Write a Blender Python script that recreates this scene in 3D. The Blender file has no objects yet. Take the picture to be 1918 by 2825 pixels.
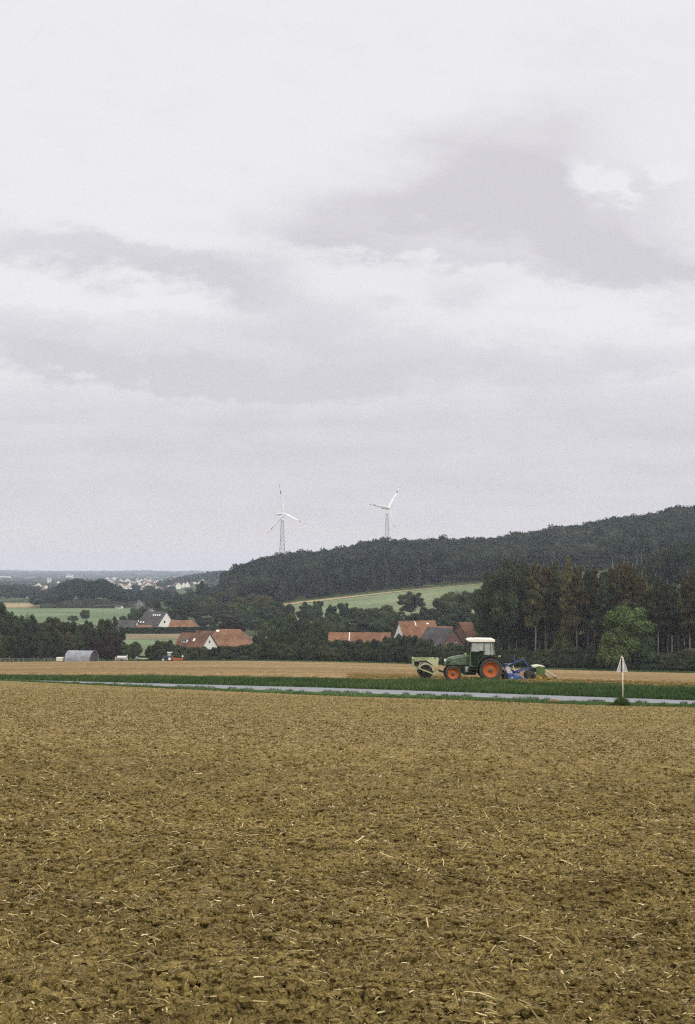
import bpy, math, random
import numpy as np

# ------------------------------------------------------------------ frame of reference
F, CX, HY = 3923.6, 959.0, 1578.0       # focal length, principal column and eye level of a 50 mm portrait photograph
R = math.radians
scene = bpy.context.scene
COL = scene.collection
rng = np.random.default_rng(7)
random.seed(7)

def link(o):
    COL.objects.link(o); return o

def tag(o, label=None, cat=None, group=None, kind=None):
    if label: o['label'] = label
    if cat: o['category'] = cat
    if group: o['group'] = group
    if kind: o['kind'] = kind
    return o

def empty(name, loc=(0, 0, 0), rz=0.0):
    o = bpy.data.objects.new(name, None)
    o.empty_display_size = 0.3
    o.location = loc; o.rotation_euler = (0, 0, rz)
    return link(o)

def np_mesh(name, V, Fc, nper, mats=(), smooth=False, attrs=None, midx=None):
    """V (n,3), Fc (m,nper) -> mesh"""
    V = np.asarray(V, np.float32); Fc = np.asarray(Fc, np.int32)
    me = bpy.data.meshes.new(name)
    me.vertices.add(len(V)); me.vertices.foreach_set('co', V.ravel())
    m = len(Fc)
    me.loops.add(m * nper); me.loops.foreach_set('vertex_index', Fc.ravel())
    me.polygons.add(m)
    me.polygons.foreach_set('loop_start', np.arange(m, dtype=np.int32) * nper)
    me.polygons.foreach_set('loop_total', np.full(m, nper, np.int32))
    if midx is not None: me.polygons.foreach_set('material_index', np.asarray(midx, np.int32))
    me.polygons.foreach_set('use_smooth', np.full(m, smooth, bool))
    me.update(calc_edges=True)
    for k, a in (attrs or {}).items():
        at = me.attributes.new(k, 'FLOAT', 'POINT'); at.data.foreach_set('value', np.asarray(a, np.float32))
    for mt in mats: me.materials.append(mt)
    return me

def mobj(name, me, parent=None):
    o = bpy.data.objects.new(name, me); link(o)
    if parent is not None: o.parent = parent
    return o

# ------------------------------------------------------------------ numpy noise
def _hash(ix, iy, seed):
    n = (ix.astype(np.int64) * 374761393 + iy.astype(np.int64) * 668265263 + seed * 1274126177) & 0xffffffff
    n = ((n ^ (n >> 13)) * 1274126177) & 0xffffffff
    n = n ^ (n >> 16)
    return (n & 0xffff).astype(np.float32) / 65535.0
def vnoise(x, y, seed=0):
    ix = np.floor(x); iy = np.floor(y); fx = (x - ix).astype(np.float32); fy = (y - iy).astype(np.float32)
    fx = fx * fx * (3 - 2 * fx); fy = fy * fy * (3 - 2 * fy)
    a = _hash(ix, iy, seed); b = _hash(ix + 1, iy, seed); c = _hash(ix, iy + 1, seed); d = _hash(ix + 1, iy + 1, seed)
    return (a + (b - a) * fx) * (1 - fy) + (c + (d - c) * fx) * fy

# ------------------------------------------------------------------ terrain
def tab(*p):
    xs = np.array(p[0::2], float); ys = np.array(p[1::2], float)
    return lambda t: np.interp(CX + F * t, xs, ys)
r_field = tab(0, .0763, 480, .0821, 959, .0875, 1250, .0898, 1600, .0934, 1918, .0952, 2100, .097)
r_rnear = tab(0, .0760, 480, .0808, 959, .0850, 1250, .0872, 1600, .0910, 1918, .0929, 2100, .0945)
r_rfar = tab(0, .0757, 480, .0788, 880, .0813, 1250, .0845, 1600, .0876, 1918, .0906, 2100, .092)
r_top = tab(0, .0745, 480, .0750, 880, .0764, 1250, .0784, 1600, .0808, 1918, .0836, 2100, .085)
r_edge = tab(0, .0633, 300, .0627, 690, .0625, 900, .0633, 1100, .0645, 1300, .0665, 1450, .0681, 1750, .0702, 1918, .0712, 2100, .073)
Y_edge = tab(0, 405, 690, 400, 1100, 372, 1300, 345, 1918, 302, 2100, 290)
z480 = tab(800, -27.6, 1150, -26.5, 1320, -24, 1500, -21, 1700, -18, 1918, -15)
z640 = tab(600, -28, 820, -27, 960, -24, 1100, -21, 1320, -16, 1500, -13, 1918, -5)
z850 = tab(560, -28, 620, -25, 820, -18.2, 1100, -11.7, 1320, -7.4, 1918, 4)
z1100 = tab(560, -28, 610, -22, 660, -12, 700, -9, 760, -3, 870, -1, 950, 0, 1000, 5, 1055, 6.5, 1160, 7.5, 1250, 8.5, 1330, 10.5,
            1400, 11, 1480, 15, 1580, 18.5, 1650, 22, 1730, 25.5, 1800, 27, 1890, 33, 1918, 33.5, 2100, 38)
z1700 = tab(600, -28, 700, -15, 776, -10, 1000, -4, 1918, 16)
z2600 = tab(440, -28, 530, -17, 600, -9, 700, -9)
z9500 = tab(-300, 6, 0, 3, 100, -2, 250, -4, 420, -1, 600, -6)

def controls(t):
    t = np.clip(t, -.3, .3)
    den = .66 * t + .751
    o = np.ones_like(t)
    Y1 = 64.8 / den; Y2 = 65.5 / den; Y3 = 68.7 / den; Y4 = 71.2 / den; Y5 = 74.3 / den; Y6 = 78.6 / den; Y7 = Y_edge(t)
    z1 = -r_field(t) * Y1; z2 = -r_rnear(t) * Y2; z3 = -r_rfar(t) * Y3; z5 = -r_top(t) * Y5
    z4 = z3 + (z5 - z3) * .45 + .10
    z6 = z5 - .03; z7 = -r_edge(t) * Y7
    return [(0 * o, -1.25 * o), (Y1, z1), (Y2, z2), (Y3, z3), (Y4, z4), (Y5, z5), (Y6, z6), (Y7, z7),
            (480 * o, z480(t)), (640 * o, z640(t)), (850 * o, z850(t)), (1100 * o, z1100(t)), (1700 * o, z1700(t)),
            (2600 * o, z2600(t)), (5500 * o, -28 * o), (9500 * o, z9500(t)), (13000 * o, -25 * o)]

def hgt(X, Y):
    X = np.asarray(X, float); Y = np.asarray(Y, float)
    X, Y = np.broadcast_arrays(X, Y)
    t = X / np.maximum(Y, .5)
    c = controls(t)
    z = np.where(Y <= 0, c[0][1], 0.0)
    for (ya, za), (yb, zb) in zip(c[:-1], c[1:]):
        k = (Y > ya) & (Y <= yb)
        z = np.where(k, za + (zb - za) * (Y - ya) / (yb - ya), z)
    return np.where(Y > 13000, -25, z)
def h1(X, Y): return float(hgt(np.array([X]), np.array([Y]))[0])
def at(px, Y): return (px - CX) / F * Y
def zpy(py, Y): return (HY - py) / F * Y
def pt(px, Y, dz=0.0):
    X = at(px, Y); return (X, Y, h1(X, Y) + dz)
def ulim(u, t): return (64.8 + u) / (.66 * np.clip(t, -.45, .45) + .751)

# ------------------------------------------------------------------ materials
def new_mat(name):
    m = bpy.data.materials.new(name); m.use_nodes = True
    nt = m.node_tree; b = nt.nodes['Principled BSDF']
    return m, nt, b
def N(nt, typ, **kw):
    n = nt.nodes.new(typ)
    for k, v in kw.items():
        if k.startswith('i_'): n.inputs[int(k[2:])].default_value = v
        else: setattr(n, k, v)
    return n
def mixc(nt, fac, a, b, blend='MIX'):
    n = nt.nodes.new('ShaderNodeMix'); n.data_type = 'RGBA'; n.blend_type = blend
    for sock, v in ((0, fac), (6, a), (7, b)):
        if hasattr(v, 'links') or hasattr(v, 'is_linked'): nt.links.new(v, n.inputs[sock])
        else: n.inputs[sock].default_value = v if sock == 0 else (*v, 1)
    return n.outputs[2]
def noise(nt, scale, detail=4, rough=.55, vec=None, scl=None, dist=0):
    n = N(nt, 'ShaderNodeTexNoise'); n.inputs['Scale'].default_value = scale; n.inputs['Detail'].default_value = detail
    n.inputs['Roughness'].default_value = rough; n.inputs['Distortion'].default_value = dist
    tc = N(nt, 'ShaderNodeTexCoord')
    src = tc.outputs['Object'] if vec is None else vec
    if scl:
        mp = N(nt, 'ShaderNodeMapping'); mp.inputs['Scale'].default_value = scl; nt.links.new(src, mp.inputs[0]); src = mp.outputs[0]
    nt.links.new(src, n.inputs['Vector'])
    return n.outputs['Fac']
def ramp(nt, fac, *stops):
    r = N(nt, 'ShaderNodeValToRGB'); e = r.color_ramp.elements
    while len(e) < len(stops): e.new(.5)
    for el, (p, c) in zip(e, stops):
        el.position = p; el.color = (*c, 1) if len(c) == 3 else c
    nt.links.new(fac, r.inputs[0]); return r.outputs[0]
def setcol(nt, b, c): nt.links.new(c, b.inputs['Base Color'])
def bump(nt, b, h, s, d=.02):
    n = N(nt, 'ShaderNodeBump'); n.inputs['Strength'].default_value = s; n.inputs['Distance'].default_value = d
    nt.links.new(h, n.inputs['Height']); nt.links.new(n.outputs[0], b.inputs['Normal'])

def simple(name, col, rough=.6, metal=0, var=.25, scale=3.0, spec=.3, bumpd=0):
    m, nt, b = new_mat(name)
    b.inputs['Roughness'].default_value = rough; b.inputs['Metallic'].default_value = metal
    b.inputs['Specular IOR Level'].default_value = spec
    f = noise(nt, scale, 5, .65)
    d = tuple(c * (1 - var) for c in col); u = tuple(min(1, c * (1 + var * .6)) for c in col)
    setcol(nt, b, ramp(nt, f, (.3, d), (.7, u)))
    if bumpd: bump(nt, b, f, .6, bumpd)
    return m

def soil_mat(name, dark, mid, light, streak=.35):
    m, nt, b = new_mat(name)
    b.inputs['Roughness'].default_value = .95; b.inputs['Specular IOR Level'].default_value = .1
    f1 = noise(nt, 28, 6, .7); f2 = noise(nt, 3.2, 5, .65, scl=(1, .5, 1)); f3 = noise(nt, .16, 4, .6, scl=(.5, 1, 1))
    f4 = noise(nt, 110, 3, .6)
    c = ramp(nt, f1, (.36, dark), (.5, mid), (.66, light))
    c = mixc(nt, .5, c, ramp(nt, f4, (.38, dark), (.62, light)))
    k = ramp(nt, f2, (.38, (.68, .66, .62)), (.62, (1.15, 1.15, 1.12)))
    c = mixc(nt, 1.0, c, k, 'MULTIPLY')
    k2 = ramp(nt, f3, (.4, (.86, .84, .82)), (.62, (1.1, 1.09, 1.06)))
    c = mixc(nt, 1.0, c, k2, 'MULTIPLY')
    setcol(nt, b, c)
    bump(nt, b, f1, .8, .03)
    return m
M = {}
M['soil'] = soil_mat('tilled_soil', (.034, .025, .008), (.152, .113, .038), (.35, .268, .098))
M['soil_far'] = soil_mat('tilled_soil_far', (.10, .068, .032), (.23, .165, .08), (.36, .275, .15))
nt = M['soil_far'].node_tree; b = nt.nodes['Principled BSDF']; src = b.inputs['Base Color'].links[0].from_socket
c = mixc(nt, 1.0, src, ramp(nt, noise(nt, 1.6, 6, .75, scl=(1, .35, 1)), (.34, (.55, .52, .48)), (.62, (1.3, 1.28, 1.22))), 'MULTIPLY')
c = mixc(nt, 1.0, c, ramp(nt, noise(nt, .035, 3, .5, scl=(.4, 1, 1)), (.4, (.86, .80, .74)), (.6, (1.12, 1.1, 1.06))), 'MULTIPLY'); setcol(nt, b, c)
def stubble_mat(name, a, bcol, scale=.9, scl=(1, 1, 1)):
    m, nt, b = new_mat(name); b.inputs['Roughness'].default_value = .95; b.inputs['Specular IOR Level'].default_value = .05
    f = noise(nt, scale, 6, .7, scl=scl); g = noise(nt, scale * .06, 3, .5)
    c = ramp(nt, f, (.35, a), (.65, bcol)); c = mixc(nt, 1.0, c, ramp(nt, g, (.4, (.8, .8, .8)), (.6, (1.1, 1.1, 1.1))), 'MULTIPLY')
    setcol(nt, b, c); return m
M['valley'] = stubble_mat('valley_ground', (.035, .05, .02), (.09, .10, .045), .3)
M['verge'] = stubble_mat('verge_soil', (.03, .06, .015), (.06, .11, .03), 3)
M['crop'] = stubble_mat('green_crop', (.085, .125, .06), (.15, .19, .10), .25)
M['crop_dry'] = stubble_mat('pale_meadow', (.105, .135, .065), (.18, .205, .11), .3)
M['tan'] = stubble_mat('tan_stubble', (.22, .165, .085), (.32, .25, .14), .3)
M['brownf'] = stubble_mat('brown_field', (.13, .105, .06), (.21, .17, .10), .5)
M['asphalt'] = simple('asphalt', (.20, .20, .212), .9, var=.2, scale=5, spec=.2)

# foliage
def leaf_material(name, far=False):
    m, nt, b = new_mat(name)
    b.inputs['Roughness'].default_value = .75; b.inputs['Specular IOR Level'].default_value = .12
    at_ = N(nt, 'ShaderNodeAttribute', attribute_name='rnd')
    oi = N(nt, 'ShaderNodeObjectInfo')
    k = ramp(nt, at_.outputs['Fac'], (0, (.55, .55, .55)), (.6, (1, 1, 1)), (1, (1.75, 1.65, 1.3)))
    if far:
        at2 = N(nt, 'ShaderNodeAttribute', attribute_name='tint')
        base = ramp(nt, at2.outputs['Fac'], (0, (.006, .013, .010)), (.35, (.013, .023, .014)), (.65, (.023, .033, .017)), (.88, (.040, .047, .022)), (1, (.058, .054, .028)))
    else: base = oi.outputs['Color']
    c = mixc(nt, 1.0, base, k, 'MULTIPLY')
    setcol(nt, b, c)
    tr = N(nt, 'ShaderNodeBsdfTranslucent'); nt.links.new(c, tr.inputs[0])
    mx = N(nt, 'ShaderNodeMixShader'); mx.inputs[0].default_value = .25
    nt.links.new(b.outputs[0], mx.inputs[1]); nt.links.new(tr.outputs[0], mx.inputs[2])
    nt.links.new(mx.outputs[0], nt.nodes['Material Output'].inputs[0])
    return m
M['leaf'] = leaf_material('foliage')
M['leaf_far'] = leaf_material('woodland_foliage', True)
M['bark'] = simple('bark', (.11, .085, .06), .9, var=.4, scale=2)
M['bark_pale'] = simple('pale_bark', (.20, .165, .13), .9, var=.4, scale=1.2)
m, nt, b = new_mat('grass_blades'); M['blade'] = m
b.inputs['Roughness'].default_value = .6; b.inputs['Specular IOR Level'].default_value = .2
a_ = N(nt, 'ShaderNodeAttribute', attribute_name='rnd')
setcol(nt, b, ramp(nt, a_.outputs['Fac'], (0, (.022, .048, .012)), (.5, (.046, .092, .024)), (.85, (.088, .135, .038)), (1, (.20, .18, .075))))
m, nt, b = new_mat('straw'); M['straw'] = m
b.inputs['Roughness'].default_value = .6; b.inputs['Specular IOR Level'].default_value = .3
a_ = N(nt, 'ShaderNodeAttribute', attribute_name='rnd')
setcol(nt, b, ramp(nt, a_.outputs['Fac'], (0, (.09, .062, .02)), (.5, (.21, .15, .052)), (.85, (.36, .27, .105)), (1, (.60, .49, .27))))

# ------------------------------------------------------------------ ground sheets
def grid_mesh(name, X, Y, Z, mats, smooth=True, mi=None):
    n, k = X.shape
    V = np.stack([X, Y, Z], -1).reshape(-1, 3)
    i = np.arange(n * k).reshape(n, k)
    Q = np.stack([i[:-1, :-1], i[:-1, 1:], i[1:, 1:], i[1:, :-1]], -1).reshape(-1, 4)
    return np_mesh(name, V, Q, 4, mats, smooth, midx=mi)

def sheet(name, mat, t0, t1, nt_, ya, yb, ny, dz, kind='structure'):
    """ya, yb: functions of t (or numbers)"""
    t = np.linspace(t0, t1, nt_)
    a = ya(t) if callable(ya) else np.full_like(t, ya)
    c = yb(t) if callable(yb) else np.full_like(t, yb)
    s = np.linspace(0, 1, ny)[:, None]
    Y = a[None] + (c - a)[None] * s
    X = t[None] * Y
    Z = hgt(X, Y) + dz
    o = mobj(name, grid_mesh(name, X, Y, Z, [mat]))
    if kind: o['kind'] = kind
    return o

# one sheet of ground reaching past the horizon
tt = np.concatenate([np.linspace(-3, -.6, 14)[:-1], np.linspace(-.6, -.3, 10)[:-1], np.linspace(-.3, .3, 181), np.linspace(.3, .6, 10)[1:], np.linspace(.6, 3, 14)[1:]])
yy = np.concatenate([[-400, -60, .3], np.geomspace(1, 60, 20), np.linspace(64, 150, 50), np.geomspace(155, 420, 30), np.linspace(430, 1300, 80), np.geomspace(1330, 13000, 60)])
TT, YY = np.meshgrid(tt, yy)
XX = np.clip(TT * np.maximum(YY, 1), -5000, 5000)
XX[:2] = np.clip(TT[:2] * 200, -600, 600)
ZZ = hgt(XX, YY)
ye = Y_edge(np.clip(TT, -.3, .3))
ZZ = ZZ - np.where(YY < ye + 2, .16, 0) - np.clip((YY - ye + 30) / 60, 0, 1) * 0.0
isoil = (YY[:-1, :-1] > ye[:-1, :-1]).astype(int).ravel()
g = mobj('ground', grid_mesh('ground', XX, YY, ZZ, [M['soil'], M['valley']], True, isoil)); g['kind'] = 'structure'

# the harrowed field in front of the camera, clods and hollows as real relief
tf = np.concatenate([np.linspace(-.6, -.27, 160)[:-1], np.linspace(-.27, .27, 820), np.linspace(.27, .6, 160)[1:]])
nr = 760
YB = ulim(-.15, tf)
inv0 = 1 / 4.0
s = np.linspace(0, 1, nr)[:, None]
Yf = 1 / (inv0 + (1 / YB[None] - inv0) * s)
Xf = tf[None] * Yf
Zf = hgt(Xf, Yf)
def relief(X, Y):
    d = np.zeros(X.shape, np.float32)
    wx = X + .05 * vnoise(X * 7, Y * 7, 31); wy = Y + .05 * vnoise(X * 7, Y * 7, 32)
    d += .018 * (vnoise(X * 1.1, Y * 1.9, 1) - .5) * 2
    d += .015 * (vnoise(wx * 5, wy * 6, 2) - .5) * 2
    d += .024 * (vnoise(X * .55, Y * 3.1, 12) - .5) * 2
    b1 = 1 - np.abs(vnoise(wx * 15, wy * 17, 3) - .5) * 2
    b2 = 1 - np.abs(vnoise(wx * 34, wy * 37, 4) - .5) * 2
    d += -.034 * b1 ** 2 - .034 * b2 ** 2 + .034
    d += .008 * (vnoise(wx * 80, wy * 85, 5) - .5) * 2
    return d
amp = np.clip(1.25 / (1 + Yf / 28), 0, 1.1)
fade = np.clip((YB[None] - Yf) / 4, .25, 1)
Zf = Zf + relief(Xf, Yf) * amp * fade + .05 * np.clip(1 - Yf / 60, .15, 1)
nf = mobj('harrowed_field', grid_mesh('harrowed_field', Xf, Yf, Zf, [M['soil']], True)); nf['kind'] = 'structure'

sheet('road', M['asphalt'], -.45, .45, 240, lambda t: ulim(.55, t), lambda t: ulim(3.95, t), 4, .02)
sheet('verge', M['verge'], -.45, .45, 240, lambda t: ulim(3.9, t), lambda t: ulim(9.6, t), 8, .035)
sheet('verge', M['verge'], -.45, .45, 240, lambda t: ulim(-.2, t), lambda t: ulim(.6, t), 3, .035)
sheet('far_field', M['soil_far'], -.3, .3, 500, lambda t: ulim(9.5, t), lambda t: Y_edge(t), 120, .03)
o = bpy.data.objects['far_field']; me = o.data
co = np.empty(len(me.vertices) * 3, np.float32); me.vertices.foreach_get('co', co); co = co.reshape(-1, 3)
co[:, 2] += (rng.random(len(co)) - .5) * .05
me.vertices.foreach_set('co', co.ravel()); me.update()
# small fields in the valley and on the hillside
def tx(px): return (px - CX) / F
sheet('crop_field', M['crop'], tx(-120), tx(400), 60, 690, 1090, 30, .35)
sheet('stubble_field', M['tan'], tx(-120), tx(110), 20, 1100, 1260, 10, .35)
sheet('stubble_strip', M['tan'], tx(255), tx(380), 20, 670, 690, 4, .5)
sheet('brown_field', M['brownf'], tx(180), tx(560), 30, 582, 636, 8, .35)
sheet('meadow', M['crop'], tx(180), tx(560), 30, 440, 581, 16, .35)
sheet('hill_meadow', M['crop_dry'], tx(760), tx(1500), 60, 600, lambda t: np.interp(CX + F * t, [740, 1000, 1300], [827, 835, 842]), 24, .35)
sheet('stubble_strip', M['tan'], tx(740), tx(1500), 60, lambda t: np.interp(CX + F * t, [740, 1000, 1300], [828, 836, 843]), 848, 5, .5)
sheet('lane', M['asphalt'], tx(650), tx(760), 12, 585, 592, 3, .4)

# straw and clods lying on the harrowed field
def sample_field(n, y0, y1, power):
    u = rng.random(n)
    if power == 0: Y = y0 + (y1 - y0) * u
    else:
        p = power; Y = (y0 ** p + (y1 ** p - y0 ** p) * u) ** (1 / p)
    t = (rng.random(n) - .5) * .66
    Yb = ulim(-.3, t)
    k = Y < Yb
    return t[k] * Y[k], Y[k]
def zfield(X, Y):
    return hgt(X, Y) + relief(X, Y) * np.clip(1.25 / (1 + Y / 28), 0, 1.1) + .05 * np.clip(1 - Y / 60, .15, 1)
def straws():
    Xa, Ya = sample_field(135000, 4.3, 14, 2)
    Xb, Yb_ = sample_field(80000, 12, 40, .4)
    Xc, Yc = sample_field(230000, 22, 95, .5)
    X = np.concatenate([Xa, Xb, Xc]); Y = np.concatenate([Ya, Yb_, Yc]); n = len(X)
    kk = vnoise(X * 2.2, Y * 2.2, 77) + .35 * vnoise(X * .5, Y * .5, 78) + rng.random(n) * .5 > .62
    X, Y = X[kk], Y[kk]; n = len(X)
    L = np.where(rng.random(n) < .07, rng.uniform(.05, .13, n), rng.uniform(.010, .048, n))
    W = rng.uniform(.0010, .0021, n) * (1 + Y / 11)
    a = rng.uniform(0, 2 * np.pi, n)
    tilt = rng.normal(0, .28, n); bend = rng.normal(0, .12, n)
    Z = zfield(X, Y) + .006 + np.abs(np.sin(tilt)) * L * .4
    V = np.zeros((n, 6, 3)); d0 = np.stack([np.cos(a) * np.cos(tilt), np.sin(a) * np.cos(tilt), np.sin(tilt)], -1)
    d1 = np.stack([np.cos(a + bend) * np.cos(tilt * .3), np.sin(a + bend) * np.cos(tilt * .3), np.sin(tilt * .3 - .1)], -1)
    P1 = np.stack([X, Y, Z], -1); P0 = P1 - d0 * L[:, None] * .5; P2 = P1 + d1 * L[:, None] * .5
    roll = rng.uniform(-.6, .9, n)
    w = np.stack([-np.sin(a) * np.cos(roll), np.cos(a) * np.cos(roll), np.sin(roll)], -1) * W[:, None]
    for i, P in enumerate((P0, P1, P2)): V[:, 2 * i] = P - w; V[:, 2 * i + 1] = P + w
    b0 = np.arange(n)[:, None] * 6
    Q = np.concatenate([b0 + [0, 2, 3, 1], b0 + [2, 4, 5, 3]], 0)
    rn = np.clip(rng.random(n) ** 1.65 + 0, 0, 1); rn = np.where(Y > 18, np.minimum(.42 + rn * .45, .9), rn)  # far stalks paler, painting the brightness of lit clod tops into straw
    o = mobj('straw', np_mesh('straw', V.reshape(-1, 3), Q, 4, [M['straw']], False, {'rnd': np.repeat(rn, 6)}))
    tag(o, 'broken pale straw stalks strewn over the harrowed brown soil', 'straw', kind='stuff')
straws()
def clods():
    Xa, Ya = sample_field(60000, 4.3, 14, 2); Xb, Yb_ = sample_field(50000, 13, 80, .4)
    nu = 9000; tq = rng.uniform(.0, .27, nu); uq = 10 + rng.gamma(1.6, 2.2, nu); Yq = ulim(uq, tq); Xq = Yq * tq; kq = vnoise(Xq * .5, Yq * 2, 61) + rng.random(nu) * .5 > .75
    Xb = np.concatenate([Xb, Xq[kq]]); Yb_ = np.concatenate([Yb_, Yq[kq]]); nq = int(kq.sum())
    X = np.concatenate([Xa, Xb]); Y = np.concatenate([Ya, Yb_]); n = len(X)
    ico = bpy.data.meshes.new('tmp')
    import bmesh
    bm = bmesh.new(); bmesh.ops.create_icosphere(bm, subdivisions=1, radius=1); bm.to_mesh(ico); bm.free()
    bv = np.array([v.co[:] for v in ico.vertices]); bf = np.array([p.vertices[:] for p in ico.polygons]); bpy.data.meshes.remove(ico)
    nv = len(bv)
    s_ = np.minimum(rng.gamma(2.2, .0048, n), .02) * (1 + np.clip(Y - 8, 0, 60) / 90) + .004
    s_[-nq:] = rng.uniform(.03, .09, nq)
    V = bv[None] * rng.uniform(.55, 1.4, (n, nv, 1)) * s_[:, None, None]
    V = V * np.stack([rng.uniform(.8, 1.7, n), rng.uniform(.7, 1.3, n), rng.uniform(.6, 1.1, n)], -1)[:, None]
    P = np.stack([X, Y, zfield(X, Y) + s_ * .2], -1); P[-nq:, 2] = hgt(X[-nq:], Y[-nq:]) + .05
    V += P[:, None]
    Fc = (bf[None] + np.arange(n)[:, None, None] * nv).reshape(-1, 3)
    o = mobj('soil_clods', np_mesh('soil_clods', V.reshape(-1, 3), Fc, 3, [M['soil']], False))
    tag(o, 'loose crumbs and clods of brown soil on the harrowed field', 'soil', kind='stuff')
clods()

# grass of the verges
def blades(name, label, n, u0, u1, hmin, hmax, wid, tlim=.32, clump=0.0, thr=-1):
    t = rng.uniform(-tlim, tlim, n); u = rng.uniform(u0, u1, n)
    if clump: u = u0 + (u - u0) * np.clip(.35 + 1.2 * vnoise(t * 220, t * 0 + 3, 9), .3, 1.35)
    Y = ulim(u, t); X = t * Y
    k = vnoise(X * .9, Y * .9, 21) * .6 + rng.random(n) * .7 > thr
    X, Y, u = X[k], Y[k], u[k]; n = len(X)
    pn = vnoise(X * .45, Y * .8, 55); pm = vnoise(X * 1.7, Y * 1.7, 56)
    H = rng.uniform(hmin, hmax, n) * (.45 + .75 * pn + .5 * pm)
    a = rng.uniform(0, np.pi, n)
    w = np.stack([np.cos(a), np.sin(a), 0 * a], -1) * (wid * rng.uniform(.6, 1.3, n))[:, None]
    P = np.stack([X, Y, hgt(X, Y) + .0], -1)
    lean = np.stack([rng.normal(.15, .4, n), rng.normal(-.1, .4, n), np.ones(n)], -1) * H[:, None]
    V = np.stack([P - w, P + w, P + lean], 1).reshape(-1, 3)
    Fc = np.arange(n * 3).reshape(n, 3)
    rn = np.clip(.45 * rng.random(n) + .55 * pn + rng.normal(0, .08, n), 0, .93); rn = np.where(rng.random(n) < .025, 1, rn)
    o = mobj(name, np_mesh(name, V, Fc, 3, [M['blade']], False, {'rnd': np.repeat(rn, 3)}))
    return tag(o, label, 'grass', kind='stuff')
blades('verge_grass', 'thick uncut grass between the narrow road and the far field', 150000, 3.7, 9.9, .16, .34, .022)
blades('verge_grass', 'ragged strip of low grass between the near field and the road', 26000, -.7, 1.0, .06, .17, .016, clump=1, thr=.42)
blades('field_weeds', 'sparse low green weeds along the near rim of the far field', 5000, 9.6, 12.5, .03, .09, .02, thr=.75)
blades('edge_grass', 'green grass fringe at the foot of the long hedge', 1, 9, 9.1, .1, .2, .02)
# fringe at the far edge: placed in metres along the field's far rim
o = bpy.data.objects['edge_grass']
n = 60000
t = rng.uniform(-.3, .3, n); Y = Y_edge(t) + rng.uniform(-6, 9, n); X = t * Y
a = rng.uniform(0, np.pi, n); w = np.stack([np.cos(a), np.sin(a), 0 * a], -1) * .09
P = np.stack([X, Y, hgt(X, Y)], -1); H = rng.uniform(.15, .5, n)
V = np.stack([P - w, P + w, P + np.stack([rng.normal(0, .3, n), rng.normal(0, .3, n), np.ones(n)], -1) * H[:, None]], 1).reshape(-1, 3)
o.data = np_mesh('edge_grass', V, np.arange(n * 3).reshape(n, 3), 3, [M['blade']], False, {'rnd': np.repeat(rng.random(n) * .8, 3)})

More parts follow.
